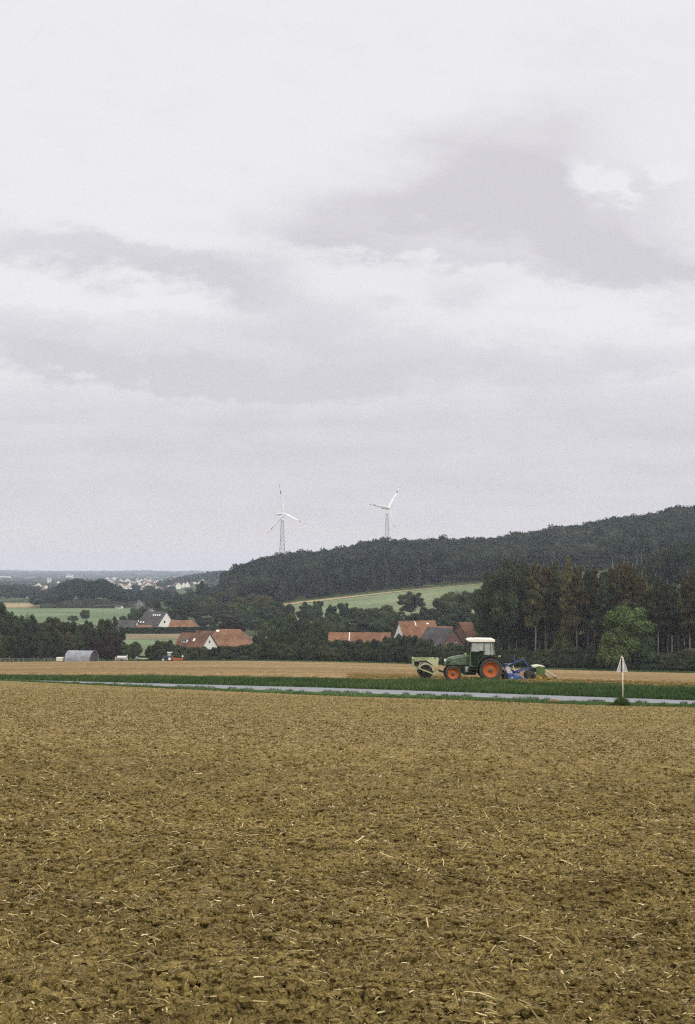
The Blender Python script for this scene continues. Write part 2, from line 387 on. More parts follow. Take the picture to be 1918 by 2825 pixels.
# ------------------------------------------------------------------ mesh builder for made things
class MB:
    def __init__(s): s.v = []; s.f = []; s.m = []
    def add(s, V, Fs, mi=0):
        b = len(s.v); s.v += [tuple(p) for p in V]; s.f += [tuple(b + i for i in f) for f in Fs]; s.m += [mi] * len(Fs); return s
    def box(s, x0, x1, y0, y1, z0, z1, mi=0):
        V = [(x, y, z) for z in (z0, z1) for y in (y0, y1) for x in (x0, x1)]
        return s.add(V, [(0, 2, 3, 1), (4, 5, 7, 6), (0, 1, 5, 4), (2, 6, 7, 3), (0, 4, 6, 2), (1, 3, 7, 5)], mi)
    def ext(s, poly, y0, y1, mi=0):       # polygon in x,z swept along y
        n = len(poly); V = [(x, y0, z) for x, z in poly] + [(x, y1, z) for x, z in poly]
        Fs = [tuple(range(n)), tuple(range(2 * n - 1, n - 1, -1))] + [(i, i + n, (i + 1) % n + n, (i + 1) % n) for i in range(n)]
        return s.add(V, Fs, mi)
    def tube(s, pts, r, n=8, mi=0, r1=None):
        P = [np.array(p, float) for p in pts]; k = len(P)
        for j in range(k - 1):
            a, c = P[j], P[j + 1]; d = c - a; d /= (np.linalg.norm(d) + 1e-9)
            up = np.array([0, 0, 1.]) if abs(d[2]) < .9 else np.array([1., 0, 0])
            e = np.cross(d, up); e /= np.linalg.norm(e); g_ = np.cross(d, e)
            ra = r if r1 is None else r + (r1 - r) * j / (k - 1); rb = r if r1 is None else r + (r1 - r) * (j + 1) / (k - 1)
            V = []
            for q, rr in ((a, ra), (c, rb)):
                for i in range(n):
                    an = 2 * math.pi * i / n; V.append(tuple(q + (e * math.cos(an) + g_ * math.sin(an)) * rr))
            Fs = [(i, (i + 1) % n, (i + 1) % n + n, i + n) for i in range(n)] + [tuple(range(n - 1, -1, -1)), tuple(range(n, 2 * n))]
            s.add(V, Fs, mi)
        return s
    def bar(s, a, c, w, d, mi=0):         # rectangular bar from a to c in the xz plane, width w, depth d along y
        a = np.array(a, float); c = np.array(c, float); v = c - a; L = math.hypot(v[0], v[2]); nx, nz = -v[2] / L * w / 2, v[0] / L * w / 2
        poly = [(a[0] + nx, a[2] + nz), (a[0] - nx, a[2] - nz), (c[0] - nx, c[2] - nz), (c[0] + nx, c[2] + nz)]
        return s.ext(poly, a[1] - d / 2, a[1] + d / 2, mi)
    def lathe(s, prof, c=(0, 0, 0), n=32, mi=0, closed=False):   # profile (radius, y) turned about the y axis
        k = len(prof); V = []
        for i in range(n):
            an = 2 * math.pi * i / n
            for r, y in prof: V.append((c[0] + r * math.cos(an), c[1] + y, c[2] + r * math.sin(an)))
        Fs = []
        for i in range(n):
            j = (i + 1) % n
            for q in range(k if closed else k - 1):
                q2 = (q + 1) % k; Fs.append((i * k + q, i * k + q2, j * k + q2, j * k + q))
        return s.add(V, Fs, mi)
    def build(s, name, mats, parent=None, bevel=0, smooth=False):
        me = bpy.data.meshes.new(name); me.from_pydata(s.v, [], s.f)
        mats = mats if isinstance(mats, (list, tuple)) else [mats]
        for m_ in mats: me.materials.append(m_)
        me.polygons.foreach_set('material_index', s.m)
        if smooth: me.polygons.foreach_set('use_smooth', [True] * len(s.f))
        me.update()
        import bmesh
        bm = bmesh.new(); bm.from_mesh(me); bmesh.ops.recalc_face_normals(bm, faces=bm.faces); bm.to_mesh(me); bm.free()
        o = mobj(name, me, parent)
        if bevel:
            b_ = o.modifiers.new('bevel', 'BEVEL'); b_.width = bevel; b_.segments = 2; b_.limit_method = 'ANGLE'
        return o

# ------------------------------------------------------------------ trees
def leaves(P, Nn, size, r, stretch=1.5):
    """quads at P facing roughly Nn"""
    n = len(P)
    a = Nn + r.normal(0, .55, (n, 3)); a /= np.linalg.norm(a, axis=1, keepdims=True) + 1e-9
    b_ = np.cross(a, r.normal(0, 1, (n, 3))); b_ /= np.linalg.norm(b_, axis=1, keepdims=True) + 1e-9
    c = np.cross(a, b_)
    s_ = (size * r.uniform(.6, 1.35, n))[:, None]
    V = np.stack([P - b_ * s_ * stretch, P - c * s_, P + b_ * s_ * stretch, P + c * s_], 1).reshape(-1, 3)
    Q = np.arange(n * 4).reshape(n, 4)
    return V, Q
def ball_points(r, n, c, rad, lo=.8):
    d = r.normal(0, 1, (n, 3)); d /= np.linalg.norm(d, axis=1, keepdims=True)
    q = r.uniform(lo ** 3, 1.08, n) ** (1 / 3)
    return np.array(c) + d * q[:, None] * np.array(rad), d
_ico = None
def ico():
    global _ico
    if _ico is None:
        import bmesh
        bm = bmesh.new(); bmesh.ops.create_icosphere(bm, subdivisions=2, radius=1)
        bm.verts.ensure_lookup_table()
        _ico = (np.array([v.co[:] for v in bm.verts]), np.array([[v.index for v in f.verts] for f in bm.faces])); bm.free()
    return _ico
def crown_mesh(name, kind, seed, nl, size):
    """crown in a unit box: width 1, height 1, base of the tree at z = 0"""
    r = np.random.default_rng(seed)
    lobes = []
    if kind == 'round':
        lobes.append(((0, 0, .56), (.36, .36, .34)))
        for i in range(22):
            th = r.uniform(0, 2 * np.pi); ph = r.uniform(-.75, 1.35); q = r.uniform(.85, 1.05)
            c = (math.cos(th) * math.cos(ph) * .35 * q, math.sin(th) * math.cos(ph) * .35 * q, .57 + math.sin(ph) * .33 * q)
            rr = r.uniform(.08, .16); lobes.append((c, (rr, rr, rr * .85)))
    elif kind == 'shrub':
        lobes.append(((0, 0, .42), (.42, .36, .44)))
        for i in range(20):
            th = r.uniform(0, 2 * np.pi); ph = r.uniform(-.5, 1.4); q = r.uniform(.85, 1.05)
            c = (math.cos(th) * math.cos(ph) * .42 * q, math.sin(th) * math.cos(ph) * .38 * q, .42 + math.sin(ph) * .44 * q)
            rr = r.uniform(.09, .17); lobes.append((c, (rr, rr, rr * .9)))
    elif kind == 'oval':
        lobes.append(((0, 0, .56), (.30, .30, .38)))
        for i in range(22):
            z = r.uniform(.2, .95); th = r.uniform(0, 2 * np.pi); q = .40 * math.sqrt(max(0, 1 - ((z - .55) / .46) ** 2))
            rr = r.uniform(.09, .17); lobes.append(((math.cos(th) * q, math.sin(th) * q, z), (rr, rr, rr * .6)))
    elif kind == 'pine':
        for i in range(40):
            z = .38 + .58 * (i + r.uniform(0, 1)) / 40; th = r.uniform(0, 2 * np.pi)
            l = .50 * min(1, ((1.0 - z) / .42) ** .8 + .06) * r.uniform(.45, 1.1)
            for f_, k_ in ((.45, 1.0), (.85, .8)):
                rr = r.uniform(.08, .14) * k_ * (.45 + .55 * min(1, (1 - z) / .2))
                lobes.append(((math.cos(th) * l * f_, math.sin(th) * l * f_, z - f_ * .02 + .01), (rr, rr, rr * .26)))
        for i in range(9):
            lobes.append(((r.normal(0, .02), r.normal(0, .02), .44 + i * .06), (.10, .10, .04)))
    elif kind == 'spruce':
        for i in range(34):
            z = .08 + .9 * i / 34; th = r.uniform(0, 2 * np.pi); w = .36 * (1 - z) ** .8 * r.uniform(.5, 1.1)
            rr = .05 + .15 * (1 - z); lobes.append(((math.cos(th) * w, math.sin(th) * w, z), (rr, rr, rr * .35)))
        for i in range(8): z = .1 + i * .1; q = .3 * (1 - z) + .03; lobes.append(((0, 0, z), (q, q, .06)))
    vol = np.array([l[1][0] * l[1][2] for l in lobes]); cnt = np.maximum(6, (nl * vol / vol.sum())).astype(int)
    if kind in ('round', 'shrub', 'oval'): cnt[0] = int(cnt[0] * .6)
    Vs, Qs, Rn, nb = [], [], [], 0
    for (c, rad), k in zip(lobes, cnt):
        P, d = ball_points(r, k, c, rad, .72)
        nn = d * .7 + np.array([0, 0, .45])
        ok = P[:, 2] > .01; P, nn = P[ok], nn[ok]
        V, Q = leaves(P, nn, size, r)
        lob = r.uniform(-.26, .26)  # random lobe tone, in place of sun modelling on the crown
        rn = np.clip(r.random(len(P)) * .55 + .22 + lob + (.08 if kind != 'pine' else 0), 0, 1)
        Vs.append(V); Qs.append(Q + nb); nb += len(V); Rn.append(np.repeat(rn, 4))
    # twigs of leaves sticking out of the outline
    k = nl // 12; li = r.integers(0, len(lobes), k)
    P = np.array([np.array(lobes[i][0]) for i in li]); d = r.normal(0, 1, (k, 3)); d /= np.linalg.norm(d, axis=1, keepdims=True)
    P = P + d * np.array([lobes[i][1] for i in li]) * r.uniform(1.05, 1.35, k)[:, None]; P[:, 2] = np.maximum(P[:, 2], .02)
    V, Q = leaves(P, d, size * .8, r); Vs.append(V); Qs.append(Q + nb); nb += len(V); Rn.append(np.repeat(r.random(k), 4))
    V = np.concatenate(Vs); Q = np.concatenate(Qs); Rn = np.concatenate(Rn)
    # inner masses of foliage as triangles folded into quads' mesh (degenerate-free: separate triangles)
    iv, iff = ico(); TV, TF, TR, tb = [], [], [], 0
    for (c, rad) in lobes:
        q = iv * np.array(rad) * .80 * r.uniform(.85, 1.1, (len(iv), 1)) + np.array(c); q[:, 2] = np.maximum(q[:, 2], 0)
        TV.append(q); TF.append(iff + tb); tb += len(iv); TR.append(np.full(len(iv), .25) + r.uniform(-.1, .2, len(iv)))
    TV = np.concatenate(TV); TF = np.concatenate(TF) + len(V); TR = np.concatenate(TR)
    me = bpy.data.meshes.new(name)
    VV = np.concatenate([V, TV]).astype(np.float32); me.vertices.add(len(VV)); me.vertices.foreach_set('co', VV.ravel())
    L = np.concatenate([Q.ravel(), TF.ravel()]).astype(np.int32); me.loops.add(len(L)); me.loops.foreach_set('vertex_index', L)
    np_ = len(Q) + len(TF); me.polygons.add(np_)
    st = np.concatenate([np.arange(len(Q)) * 4, len(Q) * 4 + np.arange(len(TF)) * 3]).astype(np.int32)
    me.polygons.foreach_set('loop_start', st); me.polygons.foreach_set('loop_total', np.concatenate([np.full(len(Q), 4), np.full(len(TF), 3)]).astype(np.int32))
    me.update(calc_edges=True)
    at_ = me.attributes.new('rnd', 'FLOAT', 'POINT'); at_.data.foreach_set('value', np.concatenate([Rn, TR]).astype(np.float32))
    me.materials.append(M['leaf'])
    return me
def trunk_mesh(name, kind, seed, mat):
    r = random.Random(seed); mb = MB()
    th = {'round': .035, 'oval': .035, 'pine': .050, 'spruce': .05, 'shrub': .02}[kind]; top = {'pine': .97, 'spruce': .9, 'shrub': .5}.get(kind, .7)
    pts = [(0, 0, -.02)]
    for i in range(1, 7): pts.append((r.uniform(-.01, .01) * i * .4, r.uniform(-.01, .01) * i * .4, top * i / 6))
    mb.tube(pts, th, 7, r1=th * .3)
    for i in range(4 if kind in ('spruce',) else 9):
        z0 = r.uniform(.25 if kind != 'pine' else .34, top * .9); an = r.uniform(0, 6.28); l = r.uniform(.15, .3) * (.7 if kind == 'pine' else 1)
        mb.tube([(0, 0, z0), (math.cos(an) * l * .5, math.sin(an) * l * .5, z0 + .07), (math.cos(an) * l, math.sin(an) * l, z0 + .16)], th * .35, 5, r1=th * .12)
    o = mb.build(name, mat, None, smooth=True); me = o.data; bpy.data.objects.remove(o); return me
PROTO = {}
def proto(kind, i, pale=False):
    k = (kind, i, pale)
    if k not in PROTO:
        nl, size = {'round': (6500, .0155), 'shrub': (5200, .018), 'oval': (6000, .015), 'pine': (6000, .019), 'spruce': (4500, .015)}[kind]
        seed = sum(map(ord, kind)) * 17 + i * 7
        if (kind, i) not in PROTO: PROTO[(kind, i)] = crown_mesh('crown', kind, seed, nl, size)
        PROTO[k] = (PROTO[(kind, i)], trunk_mesh('trunk', kind, seed, M['bark_pale'] if pale else M['bark']))
    return PROTO[k]
NV = {'round': 4, 'shrub': 4, 'oval': 3, 'pine': 4, 'spruce': 2}
NAME = {'round': 'broadleaf_tree', 'oval': 'broadleaf_tree', 'shrub': 'shrub', 'pine': 'pine_tree', 'spruce': 'conifer_tree'}
DIM = .92
GREEN = dict(dark=(.038, .052, .024), mid=(.052, .072, .028), blue=(.034, .050, .030), brown=(.070, .066, .027), rust=(.066, .056, .024),
             copper=(.034, .022, .019), yellow=(.095, .095, .035), bright=(.098, .134, .040), fresh=(.046, .072, .028), olive=(.068, .074, .030))
rt = random.Random(5)
def tree(px, top, wpx, Y, kind='round', col='dark', label='', group=None, cat='tree', pale=False, base=None, dz=0.0, name=None):
    X = at(px, Y); z0 = (h1(X, Y) if base is None else base) - .1
    H = zpy(top, Y) - z0; W = wpx / F * Y
    if H < 1: H = 1.5
    root = empty(name or NAME[kind], (X, Y, z0), rt.uniform(0, 6.28))
    tag(root, label, cat, group)
    cm, tm = proto(kind, rt.randrange(NV[kind]), pale)
    c = mobj('crown', cm, root); c.scale = (W, W, H)
    j = [rt.uniform(.74, 1.3), rt.uniform(.85, 1.18)]
    b_ = GREEN[col]; c.color = (b_[0] * j[0] * j[1] * DIM, b_[1] * j[0] * DIM, b_[2] * j[0] * DIM, 1)
    tw = min(W, H * .5) if kind != 'pine' else 4.6
    t_ = mobj('trunk', tm, root); t_.scale = (tw, tw, H)
    return root

# the right-hand wood: tall bare-stemmed pines in front, denser trees behind
G_P = 'tall conifers of the wood behind the tractor'
LP = 'tall conifer with a bare stem in the dark wood right of the tractor'
front = [(1335, 1612, 60, 'dark'), (1352, 1585, 70, 'dark'), (1378, 1560, 85, 'dark'), (1405, 1545, 90, 'dark'), (1432, 1532, 85, 'dark'), (1452, 1555, 65, 'rust'),
         (1478, 1548, 65, 'brown'), (1505, 1552, 66, 'brown'), (1530, 1545, 62, 'olive'), (1592, 1556, 62, 'brown'),
         (1622, 1566, 60, 'dark'), (1640, 1560, 56, 'rust'), (1668, 1572, 62, 'dark'), (1690, 1560, 62, 'brown'), (1716, 1552, 74, 'brown'),
         (1738, 1552, 76, 'rust'), (1764, 1578, 66, 'brown'), (1790, 1612, 60, 'brown'), (1816, 1588, 60, 'dark'), (1842, 1602, 66, 'dark'),
         (1872, 1612, 62, 'olive'), (1903, 1575, 66, 'brown'), (1932, 1560, 66, 'dark'), (1965, 1570, 66, 'brown'), (2005, 1575, 70, 'dark'), (2050, 1580, 70, 'brown')]
for i, (x, tp, w, c) in enumerate(front):
    Y = float(Y_edge(tx(x))) + 14 + (i % 3) * 6
    tree(x, tp + rt.uniform(-4, 6), w * 1.3, Y, 'pine' if x > 1440 else 'oval', c, LP if x > 1440 else 'dark full-crowned tree at the left corner of the conifer wood',
         G_P if x > 1440 else 'dark trees at the left corner of the wood', pale=x > 1440)
tree(1568, 1524, 86, 345, 'spruce', 'yellow', 'yellow-green pointed conifer topping the wood right of the tractor')
for i in range(34):
    x = 1345 + i * 21 + rt.uniform(-8, 8); Y = float(Y_edge(tx(x))) + 36 + rt.uniform(0, 22)
    tree(x, np.interp(x, [1330, 1400, 1560, 1770, 1830, 1900, 2100], [1605, 1560, 1562, 1572, 1612, 1598, 1580]) + rt.uniform(-6, 14), rt.uniform(58, 76), Y,
         'pine' if i % 4 < 2 else 'oval', rt.choice(['dark', 'brown', 'dark', 'olive']), 'dark crowded tree deep inside the conifer wood', 'inner trees of the wood', pale=i % 2 == 0)
for i in range(24):
    x = 1350 + i * 30 + rt.uniform(-8, 8); Y = float(Y_edge(tx(x))) + 75 + rt.uniform(0, 22)
    tree(x, 1625 + rt.uniform(-12, 12), rt.uniform(75, 95), Y, 'oval', 'dark', 'dark crowded tree deep inside the conifer wood', 'inner trees of the wood')
for i in range(34):
    x = 1350 + i * 21 + rt.uniform(-6, 6)
    tree(x, 1742 + rt.uniform(-14, 14), 70, float(Y_edge(tx(x))) + 56 + rt.uniform(-4, 8), 'shrub', 'dark', 'dark undergrowth bush between the conifer stems', 'undergrowth of the conifer wood', cat='bush')
# broadleaf trees of the spur above the wood on the right
for x, tp, w in ((1775, 1552, 80), (1800, 1530, 80), (1830, 1508, 95), (1862, 1502, 80), (1890, 1488, 90), (1925, 1478, 95), (1965, 1470, 95), (1850, 1545, 90), (1905, 1535, 90), (1945, 1525, 90)):
    tree(x, tp, w, 560 + rt.uniform(-15, 25), 'round', rt.choice(['blue', 'dark']), 'broad dark tree rising above the wood at the right edge', 'broad trees of the spur')
for x, tp in ((1722, 1478), (1758, 1482), (1770, 1470), (1690, 1488)):
    tree(x, tp - 14, 26, 862, 'pine', 'blue', 'tall pale-stemmed tree on the front of the hill wood', 'pale stems on the hill', pale=True)
tree(1730, 1664, 158, 318, 'round', 'bright', 'large fresh green round tree behind the triangular road sign')
tree(1700, 1720, 100, 316, 'shrub', 'bright', 'bright green bush at the left foot of the large green tree', cat='bush')
tree(1775, 1735, 80, 317, 'shrub', 'fresh', 'green bush at the right foot of the large green tree', cat='bush')

# the long hedge of shrubs at the far rim of the field
htop = lambda x: float(np.interp(x, [380, 430, 450, 475, 500, 560, 600, 640, 690, 712, 740, 780, 820, 860, 900, 960, 1000, 1060, 1100, 1140, 1180, 1220, 1280, 1330, 1400, 1460, 1500, 1600, 1650, 1700, 1800, 1850, 1918, 2100],
                                 [1800, 1777, 1757, 1775, 1777, 1786, 1782, 1778, 1778, 1768, 1745, 1742, 1744, 1752, 1757, 1762, 1762, 1750, 1744, 1752, 1760, 1774, 1774, 1778, 1780, 1788, 1784, 1780, 1788, 1800, 1806, 1802, 1790, 1785]))
x = 424
while x < 2010:
    Y = float(Y_edge(tx(x))) + 7 + rt.uniform(-2, 3)
    zone = ('left of the red-roofed house gable' if x < 480 else 'in front of the red-roofed houses' if x < 720 else 'in front of the tall mid trees' if x < 920 else
            'in front of the farm roofs' if x < 1190 else 'behind the tractor' if x < 1480 else 'under the conifers')
    tree(x, htop(x) + rt.uniform(-4, 7), rt.uniform(38, 58), Y, 'shrub', rt.choice(['dark', 'mid', 'dark', 'mid', 'olive', 'dark']), 'dark green hedge shrub ' + zone, 'hedge shrubs ' + zone, cat='bush')
    if rt.random() < .8:
        tree(x + rt.uniform(-8, 8), htop(x) + rt.uniform(16, 32), rt.uniform(36, 50), Y - 4.5, 'shrub', rt.choice(['dark', 'mid', 'dark']), 'dark green hedge shrub ' + zone, 'hedge shrubs ' + zone, cat='bush')
    x += rt.uniform(15, 22)

# left row of dark trees
GL = 'dark trees of the row at the left'
for x, tp, w, c in ((-48, 1640, 90, 'dark'), (-18, 1645, 70, 'dark'), (8, 1662, 56, 'mid'), (34, 1698, 56, 'dark'), (58, 1706, 50, 'mid'), (76, 1688, 50, 'dark'), (100, 1710, 50, 'dark'), (126, 1712, 50, 'mid'),
                    (150, 1697, 48, 'brown'), (172, 1714, 46, 'dark'), (192, 1710, 46, 'dark'), (214, 1714, 48, 'mid'), (238, 1706, 44, 'dark'), (262, 1718, 44, 'dark'), (288, 1702, 32, 'brown'),
                    (306, 1700, 36, 'dark'), (322, 1722, 40, 'dark')):
    tree(x, tp, w + 8, 428 + rt.uniform(-8, 14), 'oval', c, 'dark tree in the row above the grey arched shed', GL)
for i in range(15):
    x = -30 + i * 25 + rt.uniform(-5, 5)
    tree(x, 1738 + rt.uniform(-10, 16) + (10 if x > 260 else 0), 54, 414 + rt.uniform(-3, 4), 'shrub', rt.choice(['dark', 'mid', 'brown', 'dark']) if x < 240 else 'copper', 'dark low-branched tree behind the fence and arched shed', 'low trees behind the shed')
tree(305, 1748, 62, 409, 'shrub', 'copper', 'reddish dark rounded tree right of the arched shed')
tree(345, 1772, 44, 412, 'shrub', 'fresh', 'green bush behind the pale tank', cat='bush')
tree(372, 1768, 46, 420, 'shrub', 'mid', 'green bush above the flat trailer', cat='bush')
tree(237, 1681, 34, 800, 'round', 'olive', 'lone round tree in the green crop field at the left')
tree(202, 1698, 36, 790, 'round', 'mid', 'low flat-topped tree left of the lone round tree in the green field')
tree(340, 1698, 26, 760, 'round', 'mid', 'small round tree at the right end of the green crop field')

# trees between the village and the hill
LM, GM = 'broadleaf tree of the copses between the houses and the hill', 'copse trees below the hill'
mid = [(372, 1676, 46, 700, 'mid'), (398, 1672, 36, 730, 'dark'), (415, 1642, 34, 1000, 'blue'), (437, 1655, 32, 780, 'dark'), (452, 1678, 36, 760, 'olive'), (470, 1676, 40, 800, 'olive'),
       (475, 1642, 44, 950, 'blue'), (498, 1634, 44, 960, 'blue'), (560, 1601, 48, 1000, 'blue'), (522, 1626, 50, 960, 'blue'), (584, 1614, 48, 950, 'blue'), (604, 1622, 46, 930, 'blue'),
       (546, 1640, 40, 880, 'mid'), (572, 1645, 62, 790, 'olive'), (610, 1628, 50, 850, 'mid'), (632, 1632, 50, 820, 'blue'), (662, 1640, 46, 750, 'yellow'), (648, 1657, 60, 720, 'olive'),
       (705, 1637, 60, 750, 'olive'), (735, 1642, 56, 740, 'brown'), (762, 1657, 56, 720, 'mid'), (795, 1664, 46, 700, 'dark'), (688, 1668, 62, 670, 'mid'), (722, 1677, 62, 660, 'blue'),
       (760, 1680, 60, 640, 'mid'), (545, 1668, 50, 760, 'blue'), (600, 1668, 56, 740, 'blue'), (622, 1690, 56, 700, 'mid'), (555, 1700, 46, 710, 'dark'), (586, 1702, 34, 700, 'mid'), (668, 1690, 54, 640, 'blue'), (705, 1700, 54, 620, 'mid'),
       (840, 1660, 50, 650, 'blue'), (868, 1662, 50, 640, 'mid'), (878, 1655, 40, 660, 'blue'), (915, 1668, 42, 630, 'blue'), (947, 1660, 42, 625, 'mid'), (972, 1674, 46, 620, 'blue'), (994, 1676, 46, 615, 'mid'),
       (1026, 1674, 54, 590, 'mid'), (1060, 1668, 84, 560, 'fresh'), (1096, 1684, 60, 570, 'mid'), (1180, 1674, 70, 560, 'blue'), (1228, 1640, 84, 575, 'mid'), (1262, 1626, 80, 600, 'mid'), (1298, 1634, 76, 600, 'olive'),
       (1330, 1640, 70, 590, 'dark'), (1275, 1662, 80, 530, 'mid'), (1230, 1686, 84, 510, 'dark'), (1140, 1690, 60, 570, 'dark'),
       (905, 1692, 70, 540, 'mid'), (950, 1700, 70, 530, 'mid'), (1000, 1705, 74, 520, 'blue'), (1050, 1706, 76, 510, 'mid'), (1100, 1712, 70, 505, 'dark'), (1180, 1705, 80, 500, 'dark'), (1310, 1700, 76, 500, 'dark')]
for x, tp, w, Y, c in mid: tree(x, tp, w, Y, 'round' if rt.random() < .7 else 'oval', c, LM, GM)
tree(507, 1651, 60, 715, 'oval', 'dark', 'big dark egg-shaped tree right of the white-gabled house')
tree(1135, 1629, 74, 640, 'oval', 'dark', 'dark blunt-topped tree standing out against the pale hill meadow')
tree(640, 1702, 84, 560, 'round', 'copper', 'dark copper-red round tree above the big hipped roof')
for x, tp, w, Y, c in ((738, 1712, 60, 470, 'mid'), (762, 1698, 74, 480, 'fresh'), (796, 1691, 76, 500, 'mid'), (832, 1702, 66, 475, 'dark'), (868, 1706, 70, 480, 'mid'), (905, 1722, 60, 475, 'mid'),
                       (774, 1728, 52, 420, 'dark'), (708, 1746, 34, 418, 'dark'), (800, 1732, 60, 420, 'mid'), (845, 1738, 60, 418, 'dark'), (882, 1745, 50, 415, 'dark')):
    tree(x, tp, w, Y, 'round' if Y > 450 else 'shrub', c, 'tree of the dense green clump between the two farms', 'clump between the farms')

# where the houses of the distant town stand (picture column, picture row, size)
town = []
z2 = [(975, 190, 2), (1000, 205, 1), (1060, 188, 3), (1100, 207, 1), (1140, 212, 1), (1170, 210, 1), (1245, 215, 1), (1300, 212, 1), (1325, 200, 1.2), (1385, 215, 1), (1430, 218, 1), (1470, 222, 1.1),
      (1040, 265, 1.2), (1005, 260, 1), (1060, 285, 1.2), (1085, 260, 1), (1125, 265, 1), (1165, 262, 1), (1335, 262, 1.2), (1365, 265, 1.5), (1440, 250, 1), (1500, 252, 1.3), (1460, 252, 1), (1555, 255, 1.3),
      (1200, 330, 1), (1175, 340, .8), (1430, 240, .8), (290, 280, 1.1), (325, 270, 1), (355, 262, 1), (410, 272, 1), (530, 228, .9), (240, 345, 1), (275, 345, .8), (1210, 225, .8), (1270, 235, .8), (1400, 245, .8), (1520, 235, .9), (1150, 285, .8), (1290, 300, .8)]
for a, c, s_ in z2: town.append((a / 3.2875, 1540 + c / 3.2875, s_))
for a, c, s_ in [(70, 215, 1), (115, 220, 1), (150, 218, 1.1), (180, 252, 1.2), (222, 262, 1), (256, 218, 1.6), (262, 250, 1.7), (290, 285, 1.2), (330, 262, 1.2), (400, 262, 1), (385, 280, 1), (430, 212, .8), (350, 280, 1), (300, 235, .9), (365, 225, .8), (205, 225, .8), (90, 270, .8), (140, 285, .8)]:
    town.append((400 + a / 3.2875, 1540 + c / 3.2875, s_))
for _ in range(70):
    x_ = float(rng.uniform(285, 560)); town.append((x_, float(rng.uniform(1599, 1631) - (x_ > 470) * 4), float(rng.uniform(.7, 1.15))))
TOWN = town
# ------------------------------------------------------------------ woods that read as one mass
def far_proto(seed, nl, size, kind='round'):
    r = np.random.default_rng(seed); Vs, Qs, Rs, nb = [], [], [], 0
    lob = [((0, 0, .66), (.42, .42, .27))] + [((r.uniform(-.32, .32), r.uniform(-.32, .32), r.uniform(.5, .84)), (lambda q: (q, q, q * .7))(r.uniform(.14, .24))) for _ in range(9)]
    if kind == 'cone': lob = [((r.uniform(-.1, .1), r.uniform(-.1, .1), z), (.42 * (1 - z) + .08,) * 2 + (.14,)) for z in np.linspace(.2, .92, 8)]
    iv, iff = ico()
    for c, rad in lob:
        P, d = ball_points(r, nl // len(lob), c, rad, .8)
        V, Q = leaves(P, d * .7 + [0, 0, .4], size, r, 1.2)
        T = np.concatenate([Q[:, [0, 1, 2]], Q[:, [0, 2, 3]]])
        Vs.append(V); Qs.append(T + nb); nb += len(V); Rs.append(np.repeat(np.clip(r.random(len(P)) * .6 + .2 + r.uniform(-.3, .3), 0, 1), 4))  # wide lobe tones paint in light and dark clumps the sun leaves flat
    for c, rad in lob[:1] if kind != 'cone' else lob:
        q = iv * np.array(rad) * .88 + np.array(c); Vs.append(q); Qs.append(iff + nb); nb += len(q); Rs.append(np.full(len(q), .3))
    return np.concatenate(Vs), np.concatenate(Qs), np.concatenate(Rs)
FP = [far_proto(100 + i, 620, .030) for i in range(5)]
FC = [far_proto(200 + i, 360, .036, 'cone') for i in range(3)]
FL = [far_proto(300 + i, 60, .10) for i in range(4)]
def wood(name, label, P, H, W, tint, protos):
    """P (n,3) ground points; H, W sizes; tint 0..1"""
    Vs, Fs, Rs, Ts, nb = [], [], [], [], 0
    for i in range(len(P)):
        V, T, Rn = protos[int(rng.integers(len(protos)))]
        a = rng.uniform(0, 6.28); c, s_ = math.cos(a), math.sin(a)
        Q = np.stack([(V[:, 0] * c - V[:, 1] * s_) * W[i], (V[:, 0] * s_ + V[:, 1] * c) * W[i], V[:, 2] * H[i]], -1) + P[i]
        Vs.append(Q); Fs.append(T + nb); nb += len(Q); Rs.append(Rn); Ts.append(np.full(len(Q), tint[i]))
    o = mobj(name, np_mesh(name, np.concatenate(Vs), np.concatenate(Fs), 3, [M['leaf_far']], False, {'rnd': np.concatenate(Rs), 'tint': np.concatenate(Ts)}))
    return tag(o, label, 'woodland', kind='stuff')
def jgrid(x0, x1, y0, y1, sp):
    """jittered points in the wedge between two picture columns and two distances"""
    out = []
    Y = y0
    while Y < y1:
        xa, xb = at(x0, Y), at(x1, Y); n = max(1, int((xb - xa) / sp))
        for i in range(n): out.append((xa + (i + rng.uniform(-.1, 1.1)) * (xb - xa) / n, Y + rng.uniform(-.5, .5) * sp))
        Y += sp
    return np.array(out)
def place(P): return np.concatenate([P, (hgt(P[:, 0], P[:, 1]) - .5)[:, None]], 1)
P = jgrid(604, 2140, 872, 1150, 8.6); pxs = CX + F * P[:, 0] / P[:, 1]
keep = (pxs > 612 + rng.uniform(-4, 6, len(P))) & ~((P[:, 1] < 935) & (pxs > 740) & (pxs < 1215))
P = P[keep]; pxs = pxs[keep]
H = (15.6 + 6 * vnoise(P[:, 0] * .045, P[:, 1] * .045, 8) + rng.uniform(-1.2, 1.2, len(P))) * (1 - .35 * np.clip((660 - pxs) / 50, 0, 1)); H = np.where(rng.random(len(P)) < .06, H + 2.5, H)
wood('hill_wood', 'broadleaf forest covering the hill from the left spur to the right edge', place(P), H, rng.uniform(10, 15, len(P)) * np.where(rng.random(len(P)) < .25, 1.4, 1), np.clip(vnoise(P[:, 0] * .02, P[:, 1] * .02, 3) * .35 + rng.random(len(P)) * .75 - .05, 0, 1), FP)
P = jgrid(745, 1210, 866, 940, 6.5)
wood('hill_conifers', 'band of lower conifers along the foot of the hill forest', place(P), rng.uniform(14, 18.5, len(P)), rng.uniform(5.5, 8, len(P)), np.clip(rng.random(len(P)) * .9, 0, 1), FC + FP[:1])
P = jgrid(95, 352, 1090, 1480, 9); pxs = CX + F * P[:, 0] / P[:, 1]
hh = np.interp(pxs, [95, 125, 165, 185, 215, 250, 285, 310, 350], [8, 11, 15, 20.5, 22, 20.5, 21.5, 17, 11])
